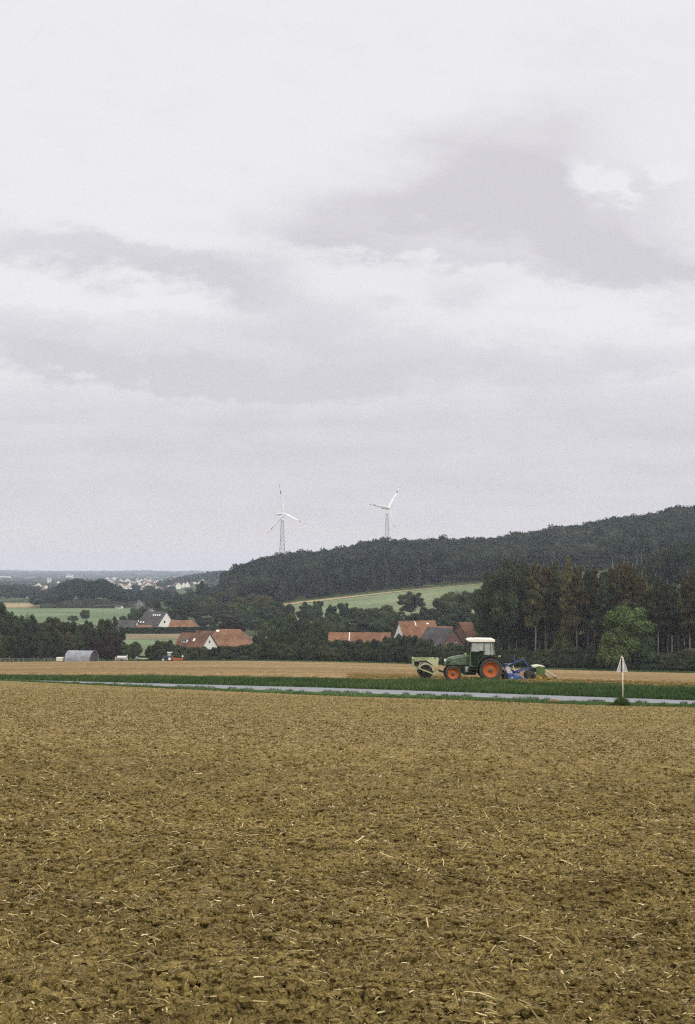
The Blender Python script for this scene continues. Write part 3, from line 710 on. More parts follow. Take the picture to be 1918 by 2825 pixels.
wood('valley_wood', 'dark rounded wood island behind the green crop field', place(P), hh * rng.uniform(.85, 1.08, len(P)), rng.uniform(10, 14, len(P)), rng.random(len(P)) * .5, FP)
P = np.concatenate([jgrid(-140, 100, 1330, 1800, 15), jgrid(340, 475, 1110, 1300, 13), jgrid(350, 470, 1300, 1700, 20)])
wood('hedgerow_trees', 'loose hedgerow trees on the valley floor around the green field', place(P), rng.uniform(8, 15, len(P)), rng.uniform(9, 14, len(P)), rng.random(len(P)) * .7, FP)
P = np.concatenate([jgrid(-160, 640, 1750, 3300, 31), jgrid(-160, 640, 3300, 5600, 52)])
for (x_, y_, s_) in TOWN:
    Yh_ = 28 * F / (y_ + 3.5 - HY); Xh_ = at(x_, Yh_); dY_ = Yh_ - P[:, 1]
    P = P[~((np.abs(P[:, 0] / P[:, 1] - Xh_ / Yh_) * Yh_ < 8.5 * s_ + 3) & (dY_ > -14) & (dY_ < 420))]
wood('town_trees', 'hazy trees among the houses of the distant town', place(P), rng.uniform(4.5, 9.5, len(P)), rng.uniform(10, 18, len(P)) * (1 + P[:, 1] / 9000), .35 + rng.random(len(P)) * .65, FL)
M['distant'] = stubble_mat('haze_paled_fields', (.10, .12, .065), (.26, .24, .15), .006)  # field colours paled to imitate distance haze on the plain
sheet('haze_paled_fields', M['distant'], -.3, .1, 60, 5600, 9500, 30, 1.0)
P = jgrid(-220, 680, 5700, 9600, 105)
wood('horizon_woods', 'bluish wooded plain and ridge along the far horizon', place(P), rng.uniform(8, 16, len(P)), rng.uniform(50, 100, len(P)), .8 + rng.random(len(P)) * .2, FL)  # tints held light, painting extra haze into the foliage colour
P = jgrid(445, 760, 2300, 2700, 16)
wood('hazy_slope_wood', 'hazy blue wooded slope just left of the big hill', place(P), rng.uniform(9, 14, len(P)), rng.uniform(14, 20, len(P)), rng.random(len(P)) * .5, FL)

# ------------------------------------------------------------------ buildings
def tile_mat(name, c1, c2, sx=3.2):
    m, nt, b = new_mat(name); b.inputs['Roughness'].default_value = .85; b.inputs['Specular IOR Level'].default_value = .15
    f = noise(nt, 1.1, 6, .7); w = N(nt, 'ShaderNodeTexWave', wave_type='BANDS', bands_direction='Z'); w.inputs['Scale'].default_value = 1.2; w.inputs['Distortion'].default_value = .3
    tc = N(nt, 'ShaderNodeTexCoord'); nt.links.new(tc.outputs['Object'], w.inputs[0])
    c = ramp(nt, f, (.3, c1), (.7, c2)); c = mixc(nt, .25, c, ramp(nt, w.outputs[1], (.2, tuple(v * .6 for v in c1)), (.8, c2)))
    c = mixc(nt, 1.0, c, ramp(nt, noise(nt, .25, 3, .5), (.4, (.75, .75, .75)), (.6, (1.1, 1.1, 1.1))), 'MULTIPLY')
    setcol(nt, b, c); return m
M['red'] = tile_mat('orange_red_tiles', (.135, .064, .034), (.25, .128, .072))
M['brownroof'] = tile_mat('brown_tiles', (.095, .047, .03), (.18, .088, .055))
M['oldred'] = tile_mat('weathered_red_tiles', (.13, .068, .038), (.25, .13, .072))
M['slate'] = tile_mat('slate', (.045, .042, .043), (.095, .086, .085))
M['white'] = simple('white_render', (.74, .72, .66), .85, var=.1, scale=1.5)
M['brick'] = simple('brick_wall', (.16, .085, .06), .9, var=.35, scale=4)
M['wood'] = simple('dark_timber', (.10, .07, .05), .8)
M['win'] = simple('window_glass', (.02, .022, .026), .15, spec=.6)
M['frame'] = simple('window_frame', (.75, .74, .70), .5, var=.05)
M['metal'] = simple('zinc', (.5, .5, .5), .5, .3, var=.15)

def house(name, label, px, Y, yaw, L, W, hw, hr, roof='red', wall='white', hip=(0, 0), wins=(), sky=(), chim=None, cat='house', group=None, dz=0, drain=None, gable=None):
    X = at(px, Y); z = h1(X, Y) - .3 + dz
    root = empty(name, (X, Y, z), R(yaw)); tag(root, label, cat, group)
    a, c = L / 2, W / 2
    mb = MB()
    top = lambda s_, hp: (s_ * (a - hp), hr - .12)
    # walls with gables (hipped ends stop at the eaves)
    mb.box(-a, a, -c, c, 0, hw)
    for s_, hp in ((-1, hip[0]), (1, hip[1])):
        if hp == 0:
            V = [(s_ * a, -c, hw), (s_ * a, c, hw), (s_ * a, 0, hr - .12), (s_ * (a - .25), -c, hw), (s_ * (a - .25), c, hw), (s_ * (a - .25), 0, hr - .12)]
            mb.add(V, [(0, 1, 2), (3, 5, 4), (0, 3, 4, 1), (0, 2, 5, 3), (1, 4, 5, 2)])
    mb.build('wall', M[wall], root)
    ov = .35; mr = MB(); k = (hr - hw) / c; th = .22
    xl = -(a + ov * (hip[0] == 0) + ov * (hip[0] > 0)); xr = a + ov
    rl, rr = -(a - hip[0] + (ov if hip[0] == 0 else 0)), (a - hip[1] + (ov if hip[1] == 0 else 0))
    e = c + ov; ze = hw - ov * k
    for up in (0,):
        V = [(xl, -e, ze), (xr, -e, ze), (xr, e, ze), (xl, e, ze), (rl, 0, hr), (rr, 0, hr)]
        V += [(x_, y_, z_ + th) for x_, y_, z_ in V]
        mr.add(V, [(0, 1, 5, 4), (2, 3, 4, 5), (0, 4, 3), (1, 2, 5)] if False else [(6, 7, 11, 10), (8, 9, 10, 11), (0, 4, 5, 1), (2, 5, 4, 3), (0, 1, 7, 6), (2, 3, 9, 8)])
        if hip[0]: mr.add([V[i] for i in (6, 10, 9)], [(0, 1, 2)]); mr.add([V[i] for i in (0, 6, 9, 3)], [(0, 1, 2, 3)])
        else: mr.add([V[i] for i in (0, 6, 10, 4)], [(0, 1, 2, 3)]); mr.add([V[i] for i in (3, 4, 10, 9)], [(0, 1, 2, 3)])
        if hip[1]: mr.add([V[i] for i in (7, 8, 11)], [(0, 1, 2)]); mr.add([V[i] for i in (1, 2, 8, 7)], [(0, 1, 2, 3)])
        else: mr.add([V[i] for i in (1, 5, 11, 7)], [(0, 1, 2, 3)]); mr.add([V[i] for i in (2, 8, 11, 5)], [(0, 1, 2, 3)])
    rf = mr.build('roof', M[roof], root)
    for (face, u, v, w_, h_) in wins:      # face: 'r','l' gables, 'f' camera-side eaves wall
        f = MB(); g_ = MB(); q = .09
        def put(mb_, d0, d1, u0, u1, v0, v1):
            if face == 'r': mb_.box(a + d0, a + d1, u0, u1, v0, v1)
            elif face == 'l': mb_.box(-a - d1, -a - d0, u0, u1, v0, v1)
            else: mb_.box(u0, u1, -c - d1, -c - d0, v0, v1)
        put(f, .0, .06, u - w_ / 2 - q, u - w_ / 2, v - h_ / 2 - q, v + h_ / 2 + q); put(f, .0, .06, u + w_ / 2, u + w_ / 2 + q, v - h_ / 2 - q, v + h_ / 2 + q)
        put(f, .0, .06, u - w_ / 2, u + w_ / 2, v + h_ / 2, v + h_ / 2 + q); put(f, .0, .08, u - w_ / 2, u + w_ / 2, v - h_ / 2 - q, v - h_ / 2)
        put(g_, .01, .035, u - w_ / 2, u + w_ / 2, v - h_ / 2, v + h_ / 2)
        wf = f.build('window', M['frame'], root); g_.build('pane', M['win'], wf)
    for (u, s_, w_, h_) in sky:            # skylights on the camera-side slope, s_ = 0 eaves .. 1 ridge
        y_ = -e * (1 - s_); z_ = ze + (hr - ze) * s_ + th
        f = MB(); sl = math.atan2(hr - ze, e); dy, dz_ = math.cos(sl) * h_ / 2, math.sin(sl) * h_ / 2
        ny, nz = -math.sin(sl) * .08, math.cos(sl) * .08
        V = [(u + i * w_ / 2, y_ + j * dy + k_ * ny, z_ + j * dz_ + k_ * nz) for k_ in (0, 1) for j in (-1, 1) for i in (-1, 1)]
        f.add(V, [(0, 1, 3, 2), (4, 6, 7, 5), (0, 4, 5, 1), (2, 3, 7, 6), (0, 2, 6, 4), (1, 5, 7, 3)]); f.build('skylight', M['frame'], rf)
    if chim is not None: MB().box(chim - .35, chim + .35, -.3, .3, hr - .6, hr + .9).box(chim - .42, chim + .42, -.37, .37, hr + .9, hr + 1.02).build('chimney', M['brick'], rf)
    if drain is not None:
        f = MB(); f.bar((drain, 0, 0), (drain + .01, 0, .1), .1, .1) if False else None
        V = [(drain + i * .12, y_, z_ + th + .04 * k_) for (y_, z_) in ((-e, ze), (-.2, hr - .2 * k)) for i in (-1, 1) for k_ in (0, 3)]
        f.add(V, [(0, 1, 3, 2), (4, 6, 7, 5), (0, 4, 5, 1), (2, 3, 7, 6), (0, 2, 6, 4), (1, 5, 7, 3)]); f.build('roof_verge', M['frame'], rf)
    return root

h1_ = house('gabled_house', 'dark-roofed house with a tall white gable and rows of skylights', 431, 690, -40, 14.5, 10, 3.2, 9.0, 'slate', 'white',
            wins=[('r', -1.2, 4.3, 1.1, 1.1), ('r', 2.6, 1.9, 1.0, 1.3)], sky=[(-.2, .72, .7, .9), (1.3, .72, .7, .9), (2.8, .72, .7, .9), (4.3, .72, .7, .9)], chim=-.8)
# the cross wing of that house, a dark hip with three skylights
cw = house('house_wing', 'low dark hipped wing with three skylights against the white-gabled house', 402, 676, -40, 8, 8, 2.6, 7.6, 'slate', 'white', hip=(3, 3), sky=[(-2.5, .45, .7, .9), (-.4, .4, .7, .9), (1.4, .4, .7, .9)])
house('low_shed', 'low red-tiled shed in front of the dark-roofed house', 396, 662, -8, 8, 5, 1.6, 3.4, 'red', 'white', cat='shed')
house('low_shed', 'low dark flat-pitched shed under the white gable', 421, 661, -6, 9, 4, 1.8, 2.7, 'slate', 'white', cat='shed')
house('barn', 'long low red-tiled barn right of the white gable', 508, 676, -8, 12.5, 8, 2.2, 5.2, 'red', 'white', hip=(0, 1.6), cat='barn')
house('small_house', 'small slate-roofed house with white walls at the left end of the clipped hedge', 350, 665, -12, 10, 6, 2.5, 5.6, 'slate', 'white', wins=[('f', -1.5, 1.5, 1.2, 1.1), ('f', 2.5, 1.5, 1.2, 1.1)])
h2 = house('farmhouse', 'brown-roofed house with a cream gable, dormer and skylight behind the hedge', 541, 478, -36, 12.2, 7.4, 3.0, 7.2, 'brownroof', 'white',
           wins=[('r', -.1, 4.6, .75, .8)], sky=[(1.0, .5, .8, 1.1)], chim=2.0)
dm = MB(); dm.box(-3.6, -1.4, -3.2, -1.6, 4.2, 5.3); d_ = dm.build('dormer', M['white'], h2)
f = MB(); f.box(-3.8, -1.2, -3.45, -1.2, 5.303, 5.45); f.build('dormer_roof', M['slate'], d_)
for q in (-3.05, -1.95): MB().box(q - .36, q + .36, -3.23, -3.2, 4.45, 5.1).build('pane', M['win'], d_)
house('outbuilding', 'brown-roofed outbuilding half hidden behind the cream-gabled house', 586, 496, -25, 12, 6.5, 3.2, 7.2, 'brownroof', 'brick', cat='house')
h3 = house('hipped_barn', 'large barn with a broad hipped orange-brown roof behind the hedge', 643, 494, -12, 15.0, 13, 2.6, 7.9, 'oldred', 'brick', hip=(1.6, 5.0), sky=[(-5.2, .88, 1.1, .8)], cat='barn')
house('small_barn', 'small red roof with a white verge peeping out between trees', 742, 450, -62, 5, 4, 3.6, 6.2, 'red', 'white', cat='barn')
house('long_barn', 'long low orange-tiled barn roof with a white verge left of the farm', 993, 448, -4, 19, 9, 3.5, 7.2, 'red', 'brick', drain=-3.2, cat='barn')
h6 = house('farm_house', 'tall orange-tiled farmhouse with a white left gable and roof verge', 1150, 458, 24, 12.5, 9, 4.6, 10.4, 'red', 'white', wins=[('l', .3, 6.2, .8, 1.2)], sky=[(3.5, .84, .8, .5)], drain=-.9)
house('farm_barn', 'orange-tiled lower barn adjoining the tall farmhouse', 1193, 446, -6, 12, 9, 3.2, 8.3, 'red', 'brick', cat='barn')
h7 = house('brick_barn', 'slate-roofed barn with a brown brick gable and two small windows', 1215, 430, -52, 11, 9.2, 2.8, 8.0, 'slate', 'brick', wins=[('r', -2.0, 3.3, .8, .9), ('r', 1.3, 3.3, .8, .9)], cat='barn')
house('side_barn', 'small red gabled roof just left above the tractor cab', 1296, 440, 40, 9, 7, 4.6, 8.6, 'red', 'brick', cat='barn')

# clipped hedge in front of the upper houses
def hedge(name, label, px0, px1, Y0, Y1, hh, depth, col):
    r = np.random.default_rng(11); n = 9000
    s_ = r.random(n); Y = Y0 + (Y1 - Y0) * s_; px = px0 + (px1 - px0) * s_; X = (px - CX) / F * Y
    yo = r.uniform(-.5, .5, n) * depth; zz = r.random(n) ** .6 * hh
    side = r.random(n) < .6; yo = np.where(side, -depth / 2 + r.normal(0, .08, n), yo); zz = np.where(side, zz, hh + r.normal(0, .1, n))
    P = np.stack([X, Y + yo, hgt(X, Y) + zz], -1); nn = np.where(side[:, None], [[0, -1., .2]], [[0, 0, 1.]])
    V, Q = leaves(P, nn, .28, r)
    ns = 40; sp = np.linspace(0, 1, ns); Yc = Y0 + (Y1 - Y0) * sp; Xc = (px0 + (px1 - px0) * sp - CX) / F * Yc; Zc = hgt(Xc, Yc)
    core = [];
    for k_ in ((-1, 0), (-1, 1), (1, 1), (1, 0)): core.append(np.stack([Xc, Yc + k_[0] * depth * .42, Zc - .2 + k_[1] * (hh)], -1))
    C = np.stack(core, 1).reshape(-1, 3); b0 = len(V); i = np.arange(ns - 1)[:, None] * 4 + b0
    Qc = np.concatenate([i + [0, 1, 5, 4], i + [1, 2, 6, 5], i + [2, 3, 7, 6]]); Qe = np.array([[0, 1, 2, 3], [ns * 4 - 4, ns * 4 - 3, ns * 4 - 2, ns * 4 - 1]]) + b0
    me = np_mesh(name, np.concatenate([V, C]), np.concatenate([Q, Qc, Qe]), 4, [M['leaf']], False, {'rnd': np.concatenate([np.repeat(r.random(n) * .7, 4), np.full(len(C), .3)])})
    o = mobj(name, me); o.color = (*GREEN[col], 1); return tag(o, label, 'hedge')
hedge('clipped_hedge', 'long clipped dark green hedge below the white-gabled house', 332, 620, 640, 655, 2.6, 2.2, 'dark')

# the distant town
town = TOWN
TOWNROOF = ['red', 'brownroof', 'slate', 'red']
tp_ = []
for i in range(6):
    root = house('town_house', 'x', 900, 2500, 0, 11, 9, 5.2 + (i % 2), 9 + (i % 3) * .7, TOWNROOF[i % 4], 'white', group='houses of the hazy town')
    tp_.append((root, [c for c in root.children]))
for i, (x, y, s_) in enumerate(town):
    Y = 28 * F / (y + 3.5 - HY); X = at(x, Y); pr, ch = tp_[i % 6]
    if i < 6: r_ = pr; cs = ch
    else:
        r_ = pr.copy(); link(r_); cs = []
        for c in ch:
            d = c.copy(); link(d); d.parent = r_; cs.append(d)
    sc = s_ * .95 * (1 if Y > 2400 else .85)
    for d in cs: d.scale = (sc, sc, min(1.25, sc))
    r_.location = (X, Y, h1(X, Y)); r_.rotation_euler = (0, 0, R(rt.choice([-80, -65, -50, -90, 60, 75, 90]) + rt.uniform(-8, 8)))
    tag(r_, 'tiny pale gabled house in the hazy town left of the wooded island' if x < 180 else 'tiny pale gabled house in the hazy town right of the wooded island', 'house', 'houses of the hazy town, left part' if x < 180 else 'houses of the hazy town, right part')
house('pink_barn', 'pinkish-roofed barn in front of the town at the far left', 101, 1650, -8, 24, 12, 3, 9, 'red', 'white', cat='barn')
house('white_cottage', 'small white gabled cottage in trees right of the green field', 398, 1400, -62, 9, 8, 3.5, 8.5, 'slate', 'white')
house('white_cottage', 'small white cottage left of the taller gabled one beyond the green field', 379, 1180, -50, 8, 6, 3, 6, 'slate', 'white')
house('pale_shed', 'long pale shed roof at the right end of the green field', 404, 1010, -4, 14, 6, 2, 3.6, 'slate', 'white', cat='shed')
house('white_hut', 'tiny white hut at the far rim of the green field', 329, 1080, -20, 5, 4, 1.8, 3.0, 'slate', 'white', cat='hut')
def block(name, label, px, Y, w, d, h_, rows, cols, cat='building'):
    root = empty(name, pt(px, Y)); tag(root, label, cat)
    MB().box(-w / 2, w / 2, -d / 2, d / 2, -1, h_).build('wall', M['white'], root)
    MB().box(-w / 2 - .3, w / 2 + .3, -d / 2 - .3, d / 2 + .3, h_, h_ + .6).build('roof', M['metal'], root)
    for j in range(rows):
        for i in range(cols):
            x_ = -w / 2 + (i + .5) * w / cols; z_ = (j + .55) * h_ / rows
            MB().box(x_ - w / cols * .28, x_ + w / cols * .28, -d / 2 - .04, -d / 2, z_ - h_ / rows * .22, z_ + h_ / rows * .22).build('window', M['win'], root)
block('tower_block', 'narrow white tower block in the hazy town at the left', 136, 2900, 7.5, 8, 15.5, 4, 2)
block('factory_hall', 'long low white hall at the left edge near the horizon', 8, 5300, 52, 30, 12, 1, 8)
block('factory_hall', 'hazy pale block on the plain above the wood island', 192, 5600, 24, 20, 17, 2, 4)

# ------------------------------------------------------------------ wind turbines
M['turb'] = simple('turbine_white', (.78, .78, .76), .45, var=.05)
M['turbred'] = simple('turbine_red', (.40, .17, .13), .5, var=.1)
M['steel'] = simple('galvanised_steel', (.30, .29, .31), .6, .2, var=.15)
def turbine(px, py, Y, psi, th0, label, RB=35.7):
    X = at(px, Y); zh = zpy(py, Y); g_ = h1(X, Y)
    root = empty('wind_turbine', (X, Y, g_ - 1)); tag(root, label, 'wind turbine', None)
    H = zh - g_ + 1
    mb = MB(); ztop = H - 7; wb, wt = 4.6, 1.25; n = 15
    for sx in (-1, 1):
        for sy in (-1, 1): mb.tube([(sx * wb, sy * wb, 0), (sx * wt, sy * wt, ztop)], .30, 5)
    for k in range(n):
        a, c = k / n, (k + 1) / n; wa, wc = wb + (wt - wb) * a, wb + (wt - wb) * c; za, zc = a * ztop, c * ztop
        for (p, q) in (((-1, -1), (1, -1)), ((1, -1), (1, 1)), ((1, 1), (-1, 1)), ((-1, 1), (-1, -1))):
            mb.tube([(p[0] * wa, p[1] * wa, za), (q[0] * wc, q[1] * wc, zc)], .13, 4); mb.tube([(q[0] * wa, q[1] * wa, za), (p[0] * wc, p[1] * wc, zc)], .13, 4)
            mb.tube([(p[0] * wc, p[1] * wc, zc), (q[0] * wc, q[1] * wc, zc)], .11, 4)
    mb.build('lattice_tower', M['steel'], root)
    MB().tube([(0, 0, ztop - .5), (0, 0, H - 1.4)], 1.7, 14, r1=1.3).build('tower_head', M['turb'], root, smooth=False)
    ax = np.array([math.sin(R(psi)), -math.cos(R(psi)), 0]); side = np.array([math.cos(R(psi)), math.sin(R(psi)), 0])
    hub = np.array([0, 0, H]) + ax * 3.2
    na = MB(); na.tube([hub - ax * 12.5, hub - ax * 9.5, hub - ax * 5, hub - ax * 1.2], 1.2, 12, r1=1.7); na.build('nacelle', M['turb'], root)
    hb = MB(); hb.tube([hub - ax * 1.2, hub + ax * .6, hub + ax * 1.8], 1.5, 12, r1=.5); hub_o = hb.build('hub', M['turb'], root)
    for i in range(3):
        th = R(th0 + 120 * i); d = side * math.sin(th) + np.array([0, 0, math.cos(th)]); cr = side * math.cos(th) - np.array([0, 0, math.sin(th)])
        st = [(0, .75, .75), (.04, .8, .7), (.12, 1.5, .35), (.2, 1.7, .28), (.5, 1.1, .18), (.68, .85, .14), (.685, .85, .14), (.80, .65, .11), (.805, .65, .11), (.90, .5, .09), (.905, .5, .09), (1, .18, .05)]
        V, Fs, Mi = [], [], []
        for (s_, w_, t_) in st:
            c0 = hub + ax * .2 + d * s_ * RB
            for q in range(8): an = q * math.pi / 4; V.append(tuple(c0 + cr * (math.cos(an) * w_ - w_ * .2) + ax * math.sin(an) * t_ + ax * math.cos(an) * w_ * .35))
        b_ = MB()
        for k in range(len(st) - 1):
            mi = 1 if k in (5, 6, 9, 10) and i != 9 else 0
            if k in (5, 9): mi = 1
            fs = [(q, (q + 1) % 8, (q + 1) % 8 + 8, q + 8) for q in range(8)]
            b_.add(V[k * 8:k * 8 + 16], fs, 1 if (.60 < st[k][0] + .02 < .80 and k >= 5) or st[k][0] > .9 else 0)
        b_.add(V[-8:], [tuple(range(8))], 1)
        b_.build('blade', [M['turb'], M['turbred']], root, smooth=True)
    return root
turbine(779, 1418, 1700, 44, -12, 'left wind turbine, one red-banded blade pointing almost straight up')
turbine(1068, 1401, 1850, 43, 36, 'right wind turbine, blades spread in a wide Y behind the hill crest')

# ------------------------------------------------------------------ tractor
M['tgreen'] = simple('dusty_green_paint', (.10, .15, .085), .55, var=.5, scale=5, spec=.3)
M['dgreen'] = simple('dark_green_paint', (.025, .04, .022), .6, var=.4, scale=4)
M['roofw'] = simple('cream_roof', (.80, .76, .66), .5, var=.06)
M['tyre'] = simple('dusty_rubber', (.060, .056, .046), .9, var=.5, scale=6)
M['orange'] = simple('orange_rim', (.40, .10, .018), .55, var=.25, scale=3)
M['hub'] = simple('grey_hub', (.09, .10, .08), .6)
M['black'] = simple('black_metal', (.018, .018, .018), .6, var=.4)
M['pale'] = simple('pale_green_paint', (.33, .37, .18), .7, var=.25, scale=5)
M['cream'] = simple('pale_cream_paint', (.47, .47, .27), .7, var=.2, scale=5)
M['iron'] = simple('bare_iron', (.10, .085, .07), .6, .3, var=.5, scale=8)
M['blue'] = simple('blue_paint', (.045, .078, .20), .6, var=.4, scale=6)
M['yel'] = simple('yellow_paint', (.42, .23, .03), .6, var=.35, scale=6)
M['ygreen'] = simple('olive_green_hopper', (.085, .13, .035), .6, var=.4, scale=5)
M['lid'] = simple('pale_lid', (.46, .47, .33), .6, var=.15)
M['greyp'] = simple('pale_grey_plate', (.5, .46, .46), .6, var=.25, scale=6)
m, nt, b = new_mat('pale_glass'); M['glass'] = m  # pale grey glass, see-through in part by noise
b.inputs['Roughness'].default_value = .3
f_ = noise(nt, 3, 6, .7); setcol(nt, b, ramp(nt, f_, (.3, (.36, .38, .36)), (.7, (.52, .54, .52))))
trn = N(nt, 'ShaderNodeBsdfTransparent'); mx = N(nt, 'ShaderNodeMixShader')
fr = ramp(nt, f_, (.3, (.5, .5, .5)), (.7, (.82, .82, .82))); nt.links.new(fr, mx.inputs[0])
nt.links.new(trn.outputs[0], mx.inputs[1]); nt.links.new(b.outputs[0], mx.inputs[2]); nt.links.new(mx.outputs[0], nt.nodes['Material Output'].inputs[0])
m, nt, b = new_mat('dark_glass'); M['dglass'] = m
b.inputs['Roughness'].default_value = .15; b.inputs['Base Color'].default_value = (.015, .03, .018, 1); b.inputs['Specular IOR Level'].default_value = .4
trn = N(nt, 'ShaderNodeBsdfTransparent'); mx = N(nt, 'ShaderNodeMixShader'); mx.inputs[0].default_value = .6
nt.links.new(trn.outputs[0], mx.inputs[1]); nt.links.new(b.outputs[0], mx.inputs[2]); nt.links.new(mx.outputs[0], nt.nodes['Material Output'].inputs[0])

S = 41.75; Y_T = 95.0
X_T = at(1300, Y_T - .95); Z_T = h1(X_T, Y_T - .9) - .02
def A(zx, zy): return ((1120 + zx / 5.26 - 1300) / S, (1877 - 1740 - zy / 5.26) / S)       # side elevation measured from the photograph, in metres
def B(zx, zy): return ((1370 + zx / 7.89 - 1300) / S, (1877 - 1780 - zy / 7.89) / S)
def wheel(parent, cx, cz, r, rr, w, y, side, lugs):
    mb = MB(); h = w / 2
    prof = [(rr, -h * .75), (rr + .03, -h * .95), (r * .80, -h), (r * .93, -h * .92), (r * .965, -h * .6), (r * .97, 0), (r * .965, h * .6), (r * .93, h * .92), (r * .80, h), (rr + .03, h * .95), (rr, h * .75)]
    mb.lathe(prof, (cx, y, cz), 40)
    for i in range(lugs):
        for sgn in (-1, 1):
            an = 2 * math.pi * (i + (.5 if sgn > 0 else 0)) / lugs
            V = []
            for (yy_, da) in ((0, .10), (h * .55, .0), (h * 1.02, -.06)):
                for rad in (r * .93 if yy_ < h else r * .82, r * 1.0 if yy_ < h else r * .95):
                    for dw in (-.024, .024):
                        a2 = an + da + dw / r * 1.0; V.append((cx + rad * math.cos(a2), y + sgn * yy_, cz + rad * math.sin(a2)))
            fs = []
            for q in (0, 4): fs += [(q, q + 1, q + 5, q + 4), (q + 2, q + 6, q + 7, q + 3), (q, q + 4, q + 6, q + 2), (q + 1, q + 3, q + 7, q + 5)]
            fs += [(0, 2, 3, 1), (8, 9, 11, 10)]
            mb.add(V, fs)
    ty = mb.build('wheel', M['tyre'], parent)
    s_ = side
    rm = MB(); rm.lathe([(rr + .005, s_ * h * .80), (rr * .93, s_ * h * .84), (rr * .88, s_ * h * .5), (rr * .80, s_ * h * .25), (rr * .45, s_ * h * .12), (rr * .25, s_ * h * .3), (0.001, s_ * h * .3)], (cx, y, cz), 36)
    rm.lathe([(rr + .005, -s_ * h * .75), (rr * .9, -s_ * h * .4), (rr * .8, s_ * h * .2)], (cx, y, cz), 36)
    ro = rm.build('rim', M['orange'], ty, smooth=True)
    hb = MB(); hb.lathe([(rr * .24, s_ * h * .28), (rr * .22, s_ * h * .62), (rr * .12, s_ * h * .7), (.001, s_ * h * .7)], (cx, y, cz), 14)
    for i in range(8): an = i * math.pi / 4 + .2; hb.tube([(cx + rr * .34 * math.cos(an), y + s_ * h * .1, cz + rr * .34 * math.sin(an)), (cx + rr * .34 * math.cos(an), y + s_ * h * .3, cz + rr * .34 * math.sin(an))], .022, 6)
    hb.build('wheel_hub', M['hub'], ty)
tr = empty('tractor', (X_T, Y_T, Z_T)); tag(tr, 'dusty green farm tractor with a cream cab roof and orange wheel rims', 'tractor')
FWx, FWz = A(688, 612)[0], .545; RWx, RWz = A(1232, 560)[0], .80
for y, sd in ((-.80, -1), (.80, 1)):
    wheel(tr, FWx, FWz, .545, .36, .36, y, sd, 17)
    wheel(tr, RWx, RWz, .80, .505, .46, y * 1.02, sd, 20)
hood = [A(*p) for p in ((568, 492), (568, 462), (580, 425), (603, 398), (645, 375), (700, 360), (780, 348), (860, 340), (908, 342), (908, 488))]
hd = MB().ext(hood, -.36, .36).build('hood', M['tgreen'], tr, bevel=.06)
for k in range(4):
    p, q = A(592 + k * 4, 470 - k * 17), A(640 + k * 10, 452 - k * 17)
    MB().bar((p[0], -.365, p[1]), (q[0], -.365, q[1]), .035, .03).build('grille_slot', M['black'], hd)
p0, p1, p2 = A(600, 432), A(700, 385), A(900, 352)
MB().bar((p0[0], -.37, p0[1]), (p1[0], -.37, p1[1]), .06, .02).bar((p1[0], -.37, p1[1]), (p2[0], -.37, p2[1]), .07, .02).build('hood_stripe', simple('stripe_grey', (.30, .31, .28), .8, var=.3, scale=8), hd)  # plain pale grey stripe along the upper hood side
hl = MB()
for y in (-.24, .24): hl.box(hood[2][0] - .04, hood[2][0] + .06, y - .09, y + .09, hood[2][1] - .03, hood[2][1] + .10)
hl.build('headlight', M['frame'], hd)
ch = MB(); a0, a1 = A(600, 500), A(1230, 500); cz0, cz1 = A(0, 600)[1], A(0, 488)[1]
ch.box(a0[0], a1[0], -.28, .28, cz0, cz1); ch.box(FWx - .07, FWx + .07, -.7, .7, FWz - .08, FWz + .08); ch.box(RWx - .12, RWx + .12, -.65, .65, RWz - .12, RWz + .12)
b0, b1 = A(845, 625), A(1030, 500); ch.box(b0[0], b1[0], -.55, .55, b0[1], b1[1]); ch.build('chassis', M['dgreen'], tr, bevel=.02)
st = MB()
for zz in (540, 585, 622): p, q = A(905, zz), A(1015, zz); st.box(p[0], q[0], -.85, -.55, p[1], p[1] + .035)
p, q = A(905, 625), A(905, 510); st.box(p[0], p[0] + .03, -.82, -.58, p[1], q[1]); st.build('step', M['dgreen'], tr)
p = A(872, 585); q = A(925, 505); MB().box(p[0], q[0], -.62, -.551, p[1], q[1]).build('toolbox', M['greyp'], tr, bevel=.02)
# cab
cab = MB()
low = [A(*p) for p in ((928, 500), (1035, 500), (1035, 430), (1085, 365), (1160, 335), (1300, 335), (1300, 400), (1180, 500), (1050, 560), (930, 560))]
cab.ext([A(928, 498), A(928, 345), A(945, 345), A(945, 498)], -.78, .78)
for y in (-.76, .76):
    for a_, c_, w_ in (((936, 350), (962, 150), .055), ((1142, 335), (1140, 150), .075), ((1292, 332), (1270, 150), .10), ((1240, 332), (1232, 150), .03), ((936, 350), (945, 500), .06), ((945, 495), (1030, 495), .05), ((1030, 498), (1060, 420), .05)):
        p, q = A(*a_), A(*c_); cab.bar((p[0], y, p[1]), (q[0], y, q[1]), w_, .06)
    p, q = A(962, 152), A(1275, 152); cab.bar((p[0], y, p[1]), (q[0], y, q[1]), .06, .06)
for zz, xx in ((150, 962), (345, 936)): p = A(xx, zz); cab.box(p[0] - .03, p[0] + .03, -.76, .76, p[1] - .03, p[1] + .03)
p = A(1272, 152); cab.box(p[0] - .04, p[0] + .04, -.76, .76, p[1] - .04, p[1] + .04)
p = A(1300, 332); cab.box(p[0] - .05, p[0] + .03, -.76, .76, p[1] - .03, p[1] + .03)
cb = cab.build('cab_frame', M['tgreen'], tr)
